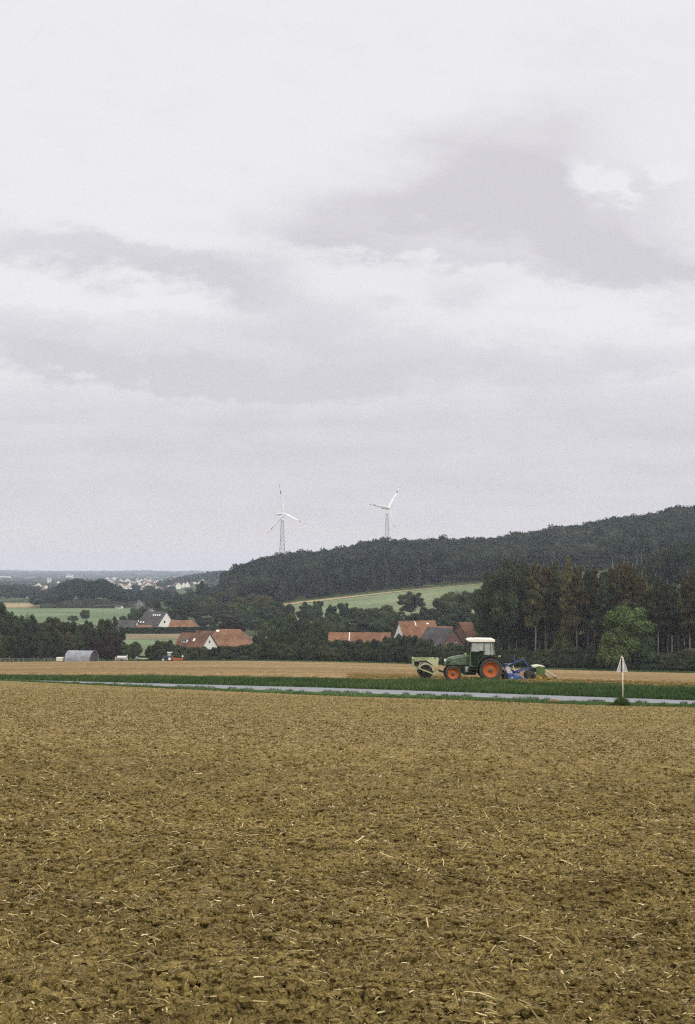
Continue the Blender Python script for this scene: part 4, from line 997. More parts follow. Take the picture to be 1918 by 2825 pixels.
for y in (-.765, .765):
    g1 = MB(); g1.ext([A(*p) for p in ((966, 156), (1134, 156), (1136, 272), (1085, 268), (1060, 282), (952, 280))], y - .005, y + .005); g1.build('door_window', M['glass'], cb)
    g2 = MB(); g2.ext([A(*p) for p in ((950, 282), (1060, 284), (1085, 270), (1136, 274), (1136, 335), (1085, 360), (1045, 410), (1028, 492), (948, 492))], y - .008, y + .008); g2.build('door_panel', M['dglass'], cb)
    g3 = MB(); g3.ext([A(*p) for p in ((1146, 156), (1272, 156), (1294, 328), (1146, 330))], y - .005, y + .005); g3.build('side_window', M['glass'], cb)
p, q = A(938, 345), A(964, 155)
MB().add([(p[0], -.72, p[1]), (p[0], .72, p[1]), (q[0], .72, q[1]), (q[0], -.72, q[1])], [(0, 1, 2, 3)]).build('windscreen', M['dglass'], cb)
p, q = A(1300, 330), A(1274, 155)
MB().add([(p[0], -.72, p[1]), (p[0], .72, p[1]), (q[0], .72, q[1]), (q[0], -.72, q[1])], [(0, 1, 2, 3)]).build('rear_window', M['glass'], cb)
rf = MB(); rf.ext([A(*p) for p in ((898, 112), (925, 98), (1000, 93), (1270, 98), (1296, 108), (1300, 138), (1280, 144), (945, 144), (925, 138), (905, 134))], -.84, .84); rf.build('cab_roof', M['roofw'], tr, bevel=.03)
p = A(925, 140); MB().box(p[0] - .02, p[0] + .12, -.8, .8, p[1] - .06, p[1] - .001).build('roof_lamp_bar', M['black'], tr)
p = A(1004, 94); MB().tube([(p[0], .3, p[1]), (p[0], .3, p[1] + .05), (p[0], .3, p[1] + .16)], .06, 10, r1=.05).build('beacon', M['black'], tr)
st = MB(); p = A(1120, 440); st.box(p[0] - .1, p[0] + .4, -.25, .25, p[1], p[1] + .15); st.box(p[0] + .28, p[0] + .4, -.25, .25, p[1] + .15, p[1] + .72); st.build('driver_seat', M['black'], tr, bevel=.04)
sw = MB(); p = A(1000, 350); q = A(1030, 300); sw.tube([(p[0] - .1, 0, p[1] - .35), (p[0], 0, p[1])], .04, 8)
ring = [(p[0] + .03 + .07 * math.cos(k / 16 * 6.283), .19 * math.sin(k / 16 * 6.283), p[1] + .1 * math.cos(k / 16 * 6.283)) for k in range(17)]; sw.tube(ring, .018, 6); sw.build('steering_wheel', M['black'], tr)
ds = MB(); p, q = A(948, 490), A(1000, 330); ds.box(p[0], q[0], -.5, .5, p[1], q[1] ); ds.build('dashboard', M['black'], tr, bevel=.04)
# mudguards
def arc(cx, cz, r, a0, a1, w0, w1, th, n=18):
    mb = MB(); V = []
    for i in range(n + 1):
        an = R(a0 + (a1 - a0) * i / n)
        for rr_ in (r, r + th):
            for y_ in (w0, w1): V.append((cx + rr_ * math.cos(an), y_, cz + rr_ * math.sin(an)))
    fs = []
    for i in range(n): q = i * 4; fs += [(q, q + 1, q + 5, q + 4), (q + 2, q + 6, q + 7, q + 3), (q, q + 4, q + 6, q + 2), (q + 1, q + 3, q + 7, q + 5)]
    fs += [(0, 2, 3, 1), (n * 4, n * 4 + 1, n * 4 + 3, n * 4 + 2)]
    return mb.add(V, fs)
for s_ in (-1, 1):
    arc(RWx, RWz + .01, .90, 32, 188, s_ * .56, s_ * 1.06, .05).build('rear_mudguard', M['dgreen'], tr)
    arc(FWx + .03, FWz + .03, .64, -8, 120, s_ * .60, s_ * .98, .025).build('front_mudguard', M['dgreen'], tr)
ex = MB(); p, q = A(880, 345), A(893, 150); ex.tube([(p[0], .42, p[1] - .2), (q[0], .42, q[1])], .05, 10); ex.build('exhaust', M['black'], tr)
mr = MB(); p = A(880, 230); q = A(960, 200); mr.bar((q[0], -.9, q[1]), (p[0], -.9, p[1] + .1), .03, .03); mr.box(p[0] - .06, p[0] + .04, -1.02, -.86, p[1] - .18, p[1] + .16); mr.build('wing_mirror', M['black'], tr)
mr = MB(); p = A(870, 318); mr.tube([(p[0] + .08, -.5, p[1] - .15), (p[0], -.5, p[1])], .025, 6); mr.box(p[0] - .05, p[0] + .06, -.56, -.44, p[1] - .04, p[1] + .06); mr.build('marker_lamp', M['cream'], tr)
mr = MB(); p = A(1345, 352); mr.box(p[0], p[0] + .16, -.9, -.7, p[1] - .04, p[1] + .05); mr.build('tail_lamp', M['pale'], tr)
lk = MB()
for y in (-.35, .35):
    p, q = A(470, 560), A(600, 606); lk.bar((p[0], y, p[1]), (q[0], y, q[1]), .09, .08)
p, q = A(488, 412), A(566, 500); lk.tube([(p[0], 0, p[1]), (q[0], 0, q[1])], .035, 8); lk.build('front_linkage', M['black'], tr)
lk = MB()
for y in (-.4, .4):
    p, q = B(-120, 560), B(235, 600); lk.bar((p[0], y, p[1]), (q[0], y, q[1]), .07, .06)
p, q = B(60, 420), B(225, 385); lk.bar((p[0], 0, p[1]), (q[0], 0, q[1]), .06, .06); lk.build('rear_linkage', M['iron'], tr)

# front press roller carried by the tractor
ro = empty('press_roller', (X_T + A(290, 0)[0], Y_T, Z_T)); tag(ro, 'pale green front-mounted roller with iron rings ahead of the tractor', 'farm roller')
ox = A(290, 0)[0]
def C(zx, zy): a_, c_ = A(zx, zy); return (a_ - ox, c_)
fr = MB()
for y in (-.72, 1.2):
    for a_, c_, w_ in (((110, 402), (480, 405), .09), ((118, 380), (112, 492), .07), ((215, 432), (172, 545), .055), ((112, 492), (190, 530), .06), ((190, 524), (436, 622), .085), ((468, 545), (432, 632), .07), ((470, 400), (462, 500), .06)):
        p, q = C(*a_), C(*c_); fr.bar((p[0], y, p[1]), (q[0], y, q[1]), w_, .08)
for zx, zy in ((114, 402), (475, 403), (112, 490), (434, 620)): p = C(zx, zy); fr.box(p[0] - .045, p[0] + .045, -.72, 1.2, p[1] - .04, p[1] + .04)
p, q = C(440, 515), C(600, 560)
fr.build('frame', M['pale'], ro)
pl = MB(); pl.ext([C(*p) for p in ((282, 398), (476, 398), (462, 502), (420, 492), (350, 445))], -.785, -.762); pl.build('side_plate', M['cream'], ro)
tb = MB(); p, q = C(345, 395), C(412, 378); tb.box(p[0], q[0], -.7, -.2, p[1], q[1]); tb.build('bracket', M['pale'], ro)
mt = MB(); p, q = C(122, 490), C(195, 432); mt.box(p[0], q[0], -.5, 1.0, p[1], q[1]); mt.build('ballast_tray', M['black'], ro)
cx_, cz_ = C(292, 570)
for j in range(11):
    y = -.62 + j * .175
    rg = MB(); rg.lathe([(.475, -.035), (.50, -.02), (.515, 0), (.50, .02), (.475, .035), (.455, 0)], (cx_, y, cz_), 36, closed=True)
    for i in range(12):
        an = i * math.pi / 6 + j * .1
        rg.tube([(cx_ + .08 * math.cos(an), y, cz_ + .08 * math.sin(an)), (cx_ + .465 * math.cos(an), y, cz_ + .465 * math.sin(an))], .018, 4)
    rg.build('roller_ring', M['iron'], ro)
ax_ = MB(); ax_.tube([(cx_, -.7, cz_), (cx_, 1.2, cz_)], .08, 12); ax_.build('axle', M['iron'], ro)
arc(cx_, cz_, .45, 5, 150, -.70, -.66, .085, 20).build('pale_rim_arc', M['cream'], ro)  # pale arc over the upper rim of the near ring

# rear implement: blue cultivator and the green-and-yellow seed drill behind it
oxb = B(300, 0)[0]
cu = empty('power_harrow', (X_T + oxb, Y_T, Z_T)); tag(cu, 'blue cultivator with a raised angled boom close behind the tractor', 'cultivator')
def D(zx, zy): a_, c_ = B(zx, zy); return (a_ - oxb, c_)
def poly(pts, y0, y1, name, mat, par, fn, bevel=0): return MB().ext([fn(*p) for p in pts], y0, y1).build(name, mat, par, bevel=bevel)
poly(((205, 385), (285, 378), (285, 432), (215, 440)), -.25, .25, 'headstock', M['blue'], cu, D)
poly(((208, 448), (292, 440), (362, 582), (238, 582)), -.55, -.50, 'side_plate', M['greyp'], cu, D)
poly(((208, 448), (292, 440), (362, 582), (238, 582)), .50, .55, 'side_plate', M['greyp'], cu, D)
bd = MB(); bd.ext([D(*p) for p in ((240, 585), (390, 588), (402, 640), (555, 640), (552, 668), (480, 744), (250, 744))], -.95, .95); bd.build('gearbox_body', M['blue'], cu, bevel=.03)
poly(((318, 662), (362, 662), (362, 688), (318, 688)), -.965, -.95, 'label_plate', M['lid'], cu, D)
poly(((555, 690), (660, 678), (672, 700), (655, 748), (520, 752), (490, 735)), -.9, -.55, 'toolbox', M['blue'], cu, D, .02)
for y in (-.8, .8): poly(((172, 560), (200, 520), (232, 540), (238, 640), (240, 752), (180, 752), (160, 640)), y - .12, y + .12, 'tine_guard', M['black'], cu, D, .02)
for y in (-.45, .45):
    br = MB()
    for a_, c_, w_ in (((372, 515), (420, 600), .12), ((400, 560), (530, 585), .10), ((460, 568), (690, 492), .075), ((215, 430), (380, 560), .07)):
        p, q = D(*a_), D(*c_); br.bar((p[0], y, p[1]), (q[0], y, q[1]), w_, .08)
    br.build('lower_arm', M['blue'], cu)
bm_ = MB()
for a_, c_, w_ in (((335, 392), (625, 278), .085), ((618, 275), (772, 520), .095), ((765, 510), (782, 690), .09)): p, q = D(*a_), D(*c_); bm_.bar((p[0], -.3, p[1]), (q[0], -.3, q[1]), w_ * .85, .10)
p, q = D(622, 280), D(340, 392)
for pp in (p, q): bm_.box(pp[0] - .04, pp[0] + .04, -.3, .1, pp[1] - .04, pp[1] + .04)
bm_.build('boom', M['blue'], cu)
up = MB(); p, q = D(424, 410), D(410, 222); up.tube([(p[0], -.3, p[1]), (q[0], -.3, q[1])], .035, 8); up.build('upright_pipe', M['blue'], cu)
up = MB(); p, q = D(380, 425), D(412, 530); up.bar((p[0], -.46, p[1]), (q[0], -.46, q[1]), .08, .05); p, q = D(270, 405), D(430, 365); up.bar((p[0], -.2, p[1]), (q[0], -.2, q[1]), .08, .06); up.build('strut', M['cream'], cu)
up = MB(); p = D(620, 275); up.tube([(p[0], -.38, p[1]), (p[0], .38, p[1])], .06, 10); up.build('pivot', M['iron'], cu)

oxd = B(960, 0)[0]
dr = empty('seed_drill', (X_T + oxd, Y_T, Z_T)); tag(dr, 'olive green seed hopper on yellow wheels trailing behind the blue cultivator', 'seed drill')
def E_(zx, zy): a_, c_ = B(zx, zy); return (a_ - oxd, c_)
hp = MB(); hp.ext([E_(*p) for p in ((862, 455), (1052, 442), (1056, 600), (1015, 650), (935, 640), (866, 590))], -1.0, .6); hp.build('hopper', M['ygreen'], dr, bevel=.02)
ld = MB(); ld.ext([E_(*p) for p in ((808, 450), (812, 432), (930, 412), (1054, 430), (1056, 444), (930, 428), (830, 458))], -.95, .6); ld.build('hopper_lid', M['lid'], dr)
poly(((818, 452), (860, 455), (866, 575), (840, 560), (800, 500)), -.9, .9, 'hopper_side', M['black'], dr, E_)
c = E_(778, 648)
for j in range(6):
    w_ = MB(); w_.lathe([(.12, -.08), (.27, -.09), (.335, -.04), (.335, .04), (.27, .09), (.12, .08)], (c[0], -.95 + j * .38, c[1] + .0), 24, closed=True)
    for i in range(12): an = i * math.pi / 6; w_.box(c[0] + .33 * math.cos(an) - .03, c[0] + .33 * math.cos(an) + .03, -1.03 + j * .38, -.87 + j * .38, c[1] + .33 * math.sin(an) - .03, c[1] + .33 * math.sin(an) + .03)
    w_.build('packer_tyre', M['tyre'], dr)
MB().tube([(c[0], -1, c[1]), (c[0], 1, c[1])], .07, 10).build('packer_axle', M['black'], dr)
c = E_(915, 715)
for y in (-.95, 0, .95):
    w_ = MB(); w_.lathe([(.001, -.03), (.12, -.05), (.235, -.045), (.255, 0), (.235, .045), (.12, .05), (.001, .03)], (c[0], y, c[1] + .08), 24); w_.build('drive_wheel', M['yel'], dr, smooth=False)
poly(((870, 745), (895, 712), (945, 712), (960, 742), (930, 772), (885, 770)), -1.04, -1.0, 'mud_flap', M['lid'], dr, E_, .01)
poly(((830, 540), (852, 555), (885, 660), (862, 665)), -1.03, -1.0, 'stay', M['cream'], dr, E_)
for j in range(8):
    y = -.95 + j * .2
    cl = MB(); p, q = E_(1020, 640), E_(1150, 738); cl.bar((p[0], y, p[1]), (q[0], y, q[1]), .05, .03); p, q = E_(960, 640), E_(1040, 750); cl.bar((p[0], y, p[1]), (q[0], y, q[1]), .045, .03)
    cl.build('coulter', M['yel'], dr)
for y in (-.8, .0, .8): poly(((1035, 640), (1065, 620), (1165, 728), (1130, 735), (1060, 700)), y - .04, y + .04, 'coulter_disc', M['black'], dr, E_)
for y in (-.8, .8):
    rd = MB()
    for a_, c_ in (((1058, 498), (1315, 645)), ((1075, 520), (1300, 668)), ((1085, 600), (1180, 630))): p, q = E_(*a_), E_(*c_); rd.tube([(p[0], y, p[1]), (q[0], y, q[1])], .028, 6)
    rd.build('tow_rod', M['lid'], dr)
hr_ = MB(); p = E_(1310, 680)
hr_.box(p[0] - .03, p[0] + .03, -1, 1, p[1] - .02, p[1] + .02)
for j in range(16):
    y = -.98 + j * .13; hr_.tube([(p[0] - .1, y, p[1] + .03), (p[0] + .12, y, p[1] - .08), (p[0] + .2, y, p[1] - .26)], .01, 4)
hr_.build('following_harrow', M['iron'], dr)
mr = MB(); p, q = E_(765, 330), E_(768, 520); mr.tube([(p[0], -.6, p[1]), (q[0], -.6, q[1])], .012, 5); mr.build('marker_rod', M['black'], dr)

# ------------------------------------------------------------------ road sign seen from behind
Ys = 73.6; Xs = at(1716.5, Ys); zs = h1(Xs, Ys) - .1
sg = empty('road_sign', (Xs, Ys, zs), R(41)); tag(sg, 'triangular road sign seen from its pale grey back on a cream post', 'road sign')
zt = zpy(1809, Ys) - zs; zb = zpy(1853, Ys) - zs
ps = MB(); ps.tube([(0, -.045, 0), (0, -.045, zt - .08)], .03, 12); ps.build('post', simple('cream_post', (.72, .66, .52), .6, var=.12, scale=2), sg, smooth=True)
w2 = .45
ba = MB(); ba.ext([(-w2, zb), (-w2 + .03, zb - .02), (w2 - .03, zb - .02), (w2, zb), (.02, zt), (-.02, zt)], .0, .02, 0)
plt = ba.build('sign_plate', [simple('sign_back_grey', (.40, .39, .39), .55, .1, var=.12, scale=4)], sg)
lip = MB()
for a_, c_ in (((-w2, zb), (0, zt)), ((w2, zb), (0, zt)), ((-w2, zb), (w2, zb))): lip.bar((a_[0], -.006, a_[1]), (c_[0], -.006, c_[1]), .022, .012)
lip.build('rim', simple('sign_rim', (.62, .61, .58), .5, var=.1), plt)
fc = MB(); k_ = .12
fc.ext([(-w2 + .02, zb), (w2 - .02, zb), (0, zt - .03)], .0205, .0225); fc.build('sign_face', simple('sign_red', (.45, .03, .02), .4, var=.05), plt)
fc = MB(); fc.ext([(-w2 + k_ + .03, zb + .07), (w2 - k_ - .03, zb + .07), (0, zt - .20)], .023, .0245); fc.build('sign_field', simple('sign_white', (.75, .75, .72), .4, var=.03), plt)
gap_shade = MB(); gap_shade.box(-.075, -.035, -.05, -.002, zb - .03, zt - .10); gap_shade.build('bracket', M['black'], sg)  # black bar doubling as the shadow gap between post and plate
for zz in (zb + .12, zt - .3): MB().box(-.08, .05, -.085, -.078, zz - .02, zz + .02).build('clamp', M['metal'], sg)

def tuft(name, label, px, Y, n, spread, hh, seed, cat='plant', tall=1.0):
    r = np.random.default_rng(seed); X0 = at(px, Y)
    X = X0 + r.normal(0, spread, n); Yy = Y + r.normal(0, spread * .7, n); Hh = hh * r.uniform(.4, 1.1, n) * np.exp(-((X - X0) / spread / 1.8) ** 2)
    a = r.uniform(0, np.pi, n); w_ = np.stack([np.cos(a), np.sin(a), 0 * a], -1) * (.02 * r.uniform(.5, 1.2, n) * (hh / .5 + .2))[:, None]
    P = np.stack([X, Yy, hgt(X, Yy) + (.02 if Y < 60 else 0) + r.uniform(0, .55, n) * Hh * tall * .8], -1); ln = np.stack([r.normal(0, .5, n), r.normal(0, .5, n), r.uniform(.5, 1, n)], -1) * (Hh * .5)[:, None]
    V = np.stack([P - w_ * .3, P + ln * .5 - w_, P + ln, P + ln * .5 + w_], 1).reshape(-1, 3)
    o = mobj(name, np_mesh(name, V, np.arange(n * 4).reshape(n, 4), 4, [M['leaf']], False, {'rnd': np.repeat(r.random(n) * .8, 4)}))
    o.color = (.075, .11, .035, 1); return tag(o, label, cat)
tuft('weed_clump', 'leafy weed clump growing round the foot of the sign post', 1716, 73.3, 1500, .22, .62, 3)
tuft('weed', 'small green weed in the harrowed field below the road sign', 1627, 24.0, 160, .035, .09, 4)
tuft('weed', 'tiny green weed near the left of the middle of the harrowed field', 905, 36, 120, .05, .08, 5)
tuft('weed', 'low green weed near the harrowed field centre', 1172, 38, 80, .06, .06, 6)
def lump(px, Y, s_, label, seed):
    r = np.random.default_rng(seed); iv, iff = ico(); X = at(px, Y)
    V = iv * r.uniform(.7, 1.25, (len(iv), 1)) * [s_ * 1.5, s_, s_ * .55] + [X, Y, h1(X, Y) + s_ * .25]
    o = mobj('soil_lump', np_mesh('soil_lump', V, iff, 3, [M['soil']], False)); return tag(o, label, 'soil lump')
lump(1530, 76.8, .22, 'brown heap of earth on the grass edge beside the road', 1)
lump(1413, 78.2, .13, 'small dark lump of earth near the field edge below the drill', 2)
lump(1612, 77.0, .05, 'tiny pale stone lying on the road left of the sign', 3)

# ------------------------------------------------------------------ small things along the far rim at the left
M['corr'] = simple('corrugated_grey', (.26, .27, .29), .7, .1, var=.35, scale=.9)
nt = M['corr'].node_tree; b = nt.nodes['Principled BSDF']; wv = N(nt, 'ShaderNodeTexWave', wave_type='BANDS', bands_direction='X'); wv.inputs['Scale'].default_value = 3
tc = N(nt, 'ShaderNodeTexCoord'); nt.links.new(tc.outputs['Object'], wv.inputs[0]); bump(nt, b, wv.outputs[1], .7, .04)
Yh = 392.0; hx = at(226, Yh); hz = h1(hx, Yh) - .1
hut = empty('arched_shed', (hx, Yh, hz), R(-16)); tag(hut, 'grey corrugated arched shed with a dark open end at the far field edge', 'shed')
Lh, rw, rh = 7.6, 2.9, 3.15
sh = MB(); V = []
for x_ in (-Lh / 2, Lh / 2):
    for q in (0, .08):
        for i in range(17): an = math.pi * i / 16; V.append((x_, -(rw - q) * math.cos(an), (rh - q) * math.sin(an) ** .8))
fs = []
for i in range(16):
    fs += [(i, i + 1, 34 + i + 1, 34 + i), (17 + i, 51 + i, 51 + i + 1, 17 + i + 1), (i, 17 + i, 18 + i, i + 1), (34 + i, 35 + i, 52 + i, 51 + i)]
sh.add(V, fs); sh.build('shell', M['corr'], hut)
V = [(Lh / 2 - .3, -(rw - .1) * math.cos(math.pi * i / 16), (rh - .1) * math.sin(math.pi * i / 16) ** .8) for i in range(17)]
MB().add(V, [tuple(range(17))]).build('end_wall', M['slate'], hut)
V = [(-Lh / 2 + .5, -(rw - .1) * math.cos(math.pi * i / 16), (rh - .1) * math.sin(math.pi * i / 16) ** .8) for i in range(17)]
MB().add(V, [tuple(range(17))]).build('end_wall', M['slate'], hut)
MB().box(-Lh / 2 + .42, -Lh / 2 + .48, -1.3, 1.1, 0, 2.2).build('door', M['wood'], hut)
w_ = MB(); w_.box(-Lh / 2 + .40, -Lh / 2 + .48, .3, .7, 2.45, 2.75); w_.build('window', M['frame'], hut)
# white trough / water container
q = empty('water_container', pt(166, 393), R(-10)); tag(q, 'small off-white water container left of the arched shed', 'water tank')
MB().box(-.95, .95, -.6, .6, .15, 1.25).build('tank', simple('tank_white', (.6, .6, .5), .6, var=.2), q, bevel=.15)
MB().box(-1, 1, -.65, .65, 0, .148).build('pallet', M['wood'], q)
# cylindrical tank
q = empty('liquid_tank', pt(337, 394), R(-8)); tag(q, 'pale lying cylindrical tank on a frame right of the arched shed', 'tank')
t_ = MB(); t_.tube([(-1.3, 0, .95), (-1.15, 0, .95), (1.15, 0, .95), (1.3, 0, .95)], .55, 20); t_.build('tank', simple('tank_pale', (.5, .49, .47), .5, .1, var=.15), q)
t_ = MB(); t_.box(-1.9, 1.5, -.4, -.3, .3, .42).box(-1.9, 1.5, .3, .4, .3, .42).box(1.35, 1.5, -.4, .4, .3, 1.75).box(-1.9, -1.75, -.4, .4, .2, 1.2); t_.build('frame', M['greyp'], q)
t_ = MB(); t_.lathe([(.01, -.1), (.3, -.1), (.32, 0), (.3, .1), (.01, .1)], (0, -.55, .3), 16); t_.lathe([(.01, -.1), (.3, -.1), (.32, 0), (.3, .1), (.01, .1)], (0, .55, .3), 16); t_.build('wheel', M['tyre'], q)
# flat trailer
q = empty('trailer', pt(388, 394), R(-6)); tag(q, 'low flat trailer with a small grey drum between tank and small tractor', 'trailer')
t_ = MB(); t_.box(-1.4, 2.1, -.7, .7, .62, .74); t_.tube([(-2.2, 0, .4), (-1.4, 0, .65)], .06, 6); t_.build('deck', M['pale'], q)
t_ = MB(); t_.tube([(-1.3, -.2, .95), (-.6, -.2, .95)], .3, 14); t_.build('drum', M['corr'], q)
for x_ in (-.9, 1.5):
    for y_ in (-.7, .7):
        t_ = MB(); t_.lathe([(.01, -.1), (.27, -.1), (.3, 0), (.27, .1), (.01, .1)], (x_, y_, .3), 16); t_.build('wheel', M['tyre'], q)
# second, small tractor with a red implement
q = empty('small_tractor', pt(464, 392), R(0)); tag(q, 'tiny blue tractor with white rims and a red plough at the far hedge', 'tractor')
M['red_p'] = simple('red_paint', (.42, .11, .05), .6, var=.3, scale=3); M['navy'] = simple('navy_paint', (.03, .04, .10), .5, var=.3)
t_ = MB(); t_.box(-1.5, -.1, -.35, .35, .75, 1.45); t_.build('hood', M['navy'], q, bevel=.08)
t_ = MB(); t_.box(-.9, 1.0, -.3, .3, .5, .9); t_.build('chassis', M['black'], q)
cb = MB()
for x_ in (-.1, .95):
    for y_ in (-.65, .65): cb.box(x_ - .05, x_ + .05, y_ - .05, y_ + .05, 1.0, 2.35)
cb.box(-.15, 1.0, -.7, .7, .9, 1.35); cb = cb.build('cab_frame', M['navy'], q)
MB().box(-.06, .9, -.66, .66, 1.4, 2.3).build('cab_window', M['glass'], cb)
MB().box(-.25, 1.1, -.75, .75, 2.36, 2.5).build('cab_roof', M['frame'], q, bevel=.05)
for x_, r_, y_ in ((-1.25, .5, .75), (-1.25, .5, -.75), (.55, .75, .8), (.55, .75, -.8)):
    t_ = MB(); t_.lathe([(r_ * .5, -.18), (r_ * .9, -.2), (r_, -.1), (r_, .1), (r_ * .9, .2), (r_ * .5, .18)], (x_, y_, r_), 22); w_ = t_.build('wheel', M['tyre'], q)
    t_ = MB(); t_.lathe([(r_ * .62, -.19), (r_ * .4, -.1), (.01, -.12)], (x_, y_ , r_), 20); t_.lathe([(r_ * .62, .19), (r_ * .4, .1), (.01, .12)], (x_, y_, r_), 20); t_.build('rim', M['frame'], w_)
pq = empty('plough', pt(490, 392)); tag(pq, 'rust red plough behind the tiny blue tractor at the far hedge', 'plough')
t_ = MB(); t_.bar((-1.5, 0, .9), (1.6, 0, .65), .22, .2); t_.bar((-1.4, 0, 1.25), (-1.2, 0, .5), .2, .4); t_.bar((1.2, 0, .6), (1.4, 0, 1.4), .15, .15); t_.build('frame', M['red_p'], pq)
for k in range(5): t_ = MB(); t_.ext([(-1.1 + k * .55, .75), (-.85 + k * .55, .7), (-.65 + k * .55, .2), (-1.0 + k * .55, .15), (-1.2 + k * .55, .45)], -.12 + k * .05, .02 + k * .05); t_.build('share', M['red_p'], pq)
t_ = MB(); t_.lathe([(.01, -.1), (.22, -.1), (.25, 0), (.22, .1), (.01, .1)], (1.4, 0, 1.35), 14); t_.build('wheel', M['frame'], pq)
# pasture fence
fx = [(2, 1816), (14, 1818), (27, 1811), (37, 1816), (51, 1816), (65, 1817), (94, 1813), (123, 1815), (141, 1816), (152, 1817)]
Yf_ = 399.0; x0_ = at(75, Yf_); fe = empty('pasture_fence', (x0_, Yf_, h1(x0_, Yf_))); tag(fe, 'weathered post-and-wire fence at the far left edge of the field', 'fence')
prev = None
for x_, y_ in fx:
    X = at(x_, Yf_); g_ = h1(X, Yf_); t_ = MB(); ht = max(1.1, (1827 - y_) / F * Yf_)
    t_.tube([(X - x0_, 0, g_ - fe.location.z - .3), (X - x0_ + .02, 0, g_ - fe.location.z + ht)], .10, 6); t_.build('post', M['bark_pale'], fe)
w_ = MB()
for hh_ in (.55, 1.0):
    pts = [(at(x_, Yf_) - x0_, 0, h1(at(x_, Yf_), Yf_) - fe.location.z + hh_) for x_, _ in fx]; w_.tube(pts, .015, 4)
w_.build('wire', M['metal'], fe)

# ------------------------------------------------------------------ air
import bmesh
hz_ = MB(); hz_.box(-5300, 5300, -500, 13600, -45, 150); hzo = hz_.build('haze', None); hzo['kind'] = 'stuff'
m = bpy.data.materials.new('haze_air'); m.use_nodes = True; nt = m.node_tree; nt.nodes.remove(nt.nodes['Principled BSDF'])
pv = N(nt, 'ShaderNodeVolumePrincipled'); pv.inputs['Color'].default_value = (.76, .845, 1.0, 1); pv.inputs['Density'].default_value = 1.1e-4; pv.inputs['Anisotropy'].default_value = .2
nt.links.new(pv.outputs[0], nt.nodes['Material Output'].inputs['Volume'])
hzo.data.materials.clear(); hzo.data.materials.append(m)

# ------------------------------------------------------------------ light and sky
SUN_AZ, SUN_EL = R(150), R(38)      # azimuth from +Y towards +X: behind the camera, to the right
sun = bpy.data.lights.new('sun', 'SUN'); sun.energy = 1.5; sun.angle = R(16); sun.color = (1, .95, .87)
so = bpy.data.objects.new('sun', sun); link(so)
import mathutils
dvec = mathutils.Vector((math.sin(SUN_AZ) * math.cos(SUN_EL), math.cos(SUN_AZ) * math.cos(SUN_EL), math.sin(SUN_EL)))
so.rotation_euler = dvec.to_track_quat('Z', 'Y').to_euler()

w = bpy.data.worlds.new('World'); scene.world = w; w.use_nodes = True; nt = w.node_tree
bg = nt.nodes['Background']; bg.inputs[1].default_value = .1
skyn = N(nt, 'ShaderNodeTexSky', sky_type='NISHITA'); skyn.sun_disc = False; skyn.sun_elevation = SUN_EL; skyn.sun_rotation = SUN_AZ
def mth(op, a, b_=None, c=None):
    n = N(nt, 'ShaderNodeMath', operation=op)
    for i, v in enumerate((a, b_, c)):
        if v is None: continue
        if isinstance(v, (int, float)): n.inputs[i].default_value = v
        else: nt.links.new(v, n.inputs[i])
    return n.outputs[0]
tc = N(nt, 'ShaderNodeTexCoord'); sx = N(nt, 'ShaderNodeSeparateXYZ'); nt.links.new(tc.outputs['Generated'], sx.inputs[0])
yy_ = mth('MAXIMUM', sx.outputs[1], .05)
az = mth('DIVIDE', sx.outputs[0], yy_); el = mth('DIVIDE', sx.outputs[2], yy_)   # tangents of azimuth and elevation of the view of the sky
cmb = N(nt, 'ShaderNodeCombineXYZ'); nt.links.new(az, cmb.inputs[0]); nt.links.new(mth('MULTIPLY', el, 2.2), cmb.inputs[1])
def wn(scale, detail, seed, rough=.55):
    n = N(nt, 'ShaderNodeTexNoise', noise_dimensions='3D'); n.inputs['Scale'].default_value = scale; n.inputs['Detail'].default_value = detail; n.inputs['Roughness'].default_value = rough
    mp = N(nt, 'ShaderNodeMapping'); mp.inputs['Location'].default_value = (seed, seed * .7, seed * 1.3); nt.links.new(cmb.outputs[0], mp.inputs[0]); nt.links.new(mp.outputs[0], n.inputs['Vector']); return n.outputs['Fac']
n1 = mth('SUBTRACT', wn(7, 6, 3.1, .6), .5); n2 = mth('SUBTRACT', wn(7, 6, 8.4, .6), .5); n3 = mth('SUBTRACT', wn(22, 8, 5.5, .68), .5)
azd = mth('ADD', az, mth('ADD', mth('MULTIPLY', n1, .13), mth('MULTIPLY', n3, .05))); eld = mth('ADD', el, mth('ADD', mth('MULTIPLY', n2, .06), mth('MULTIPLY', n3, .045)))
def blob(px, py, rx, ry, slope, wgt):
    cx_, cy_ = (px - CX) / F, (HY - py) / F
    dx = mth('SUBTRACT', azd, cx_); dy = mth('SUBTRACT', mth('SUBTRACT', eld, cy_), mth('MULTIPLY', dx, slope))
    q = mth('ADD', mth('POWER', mth('ABSOLUTE', mth('MULTIPLY', dx, F / rx)), 2.6), mth('POWER', mth('ABSOLUTE', mth('MULTIPLY', dy, F / ry)), 2.6))
    return mth('MULTIPLY', mth('EXPONENT', mth('MULTIPLY', q, -1.0)), wgt)
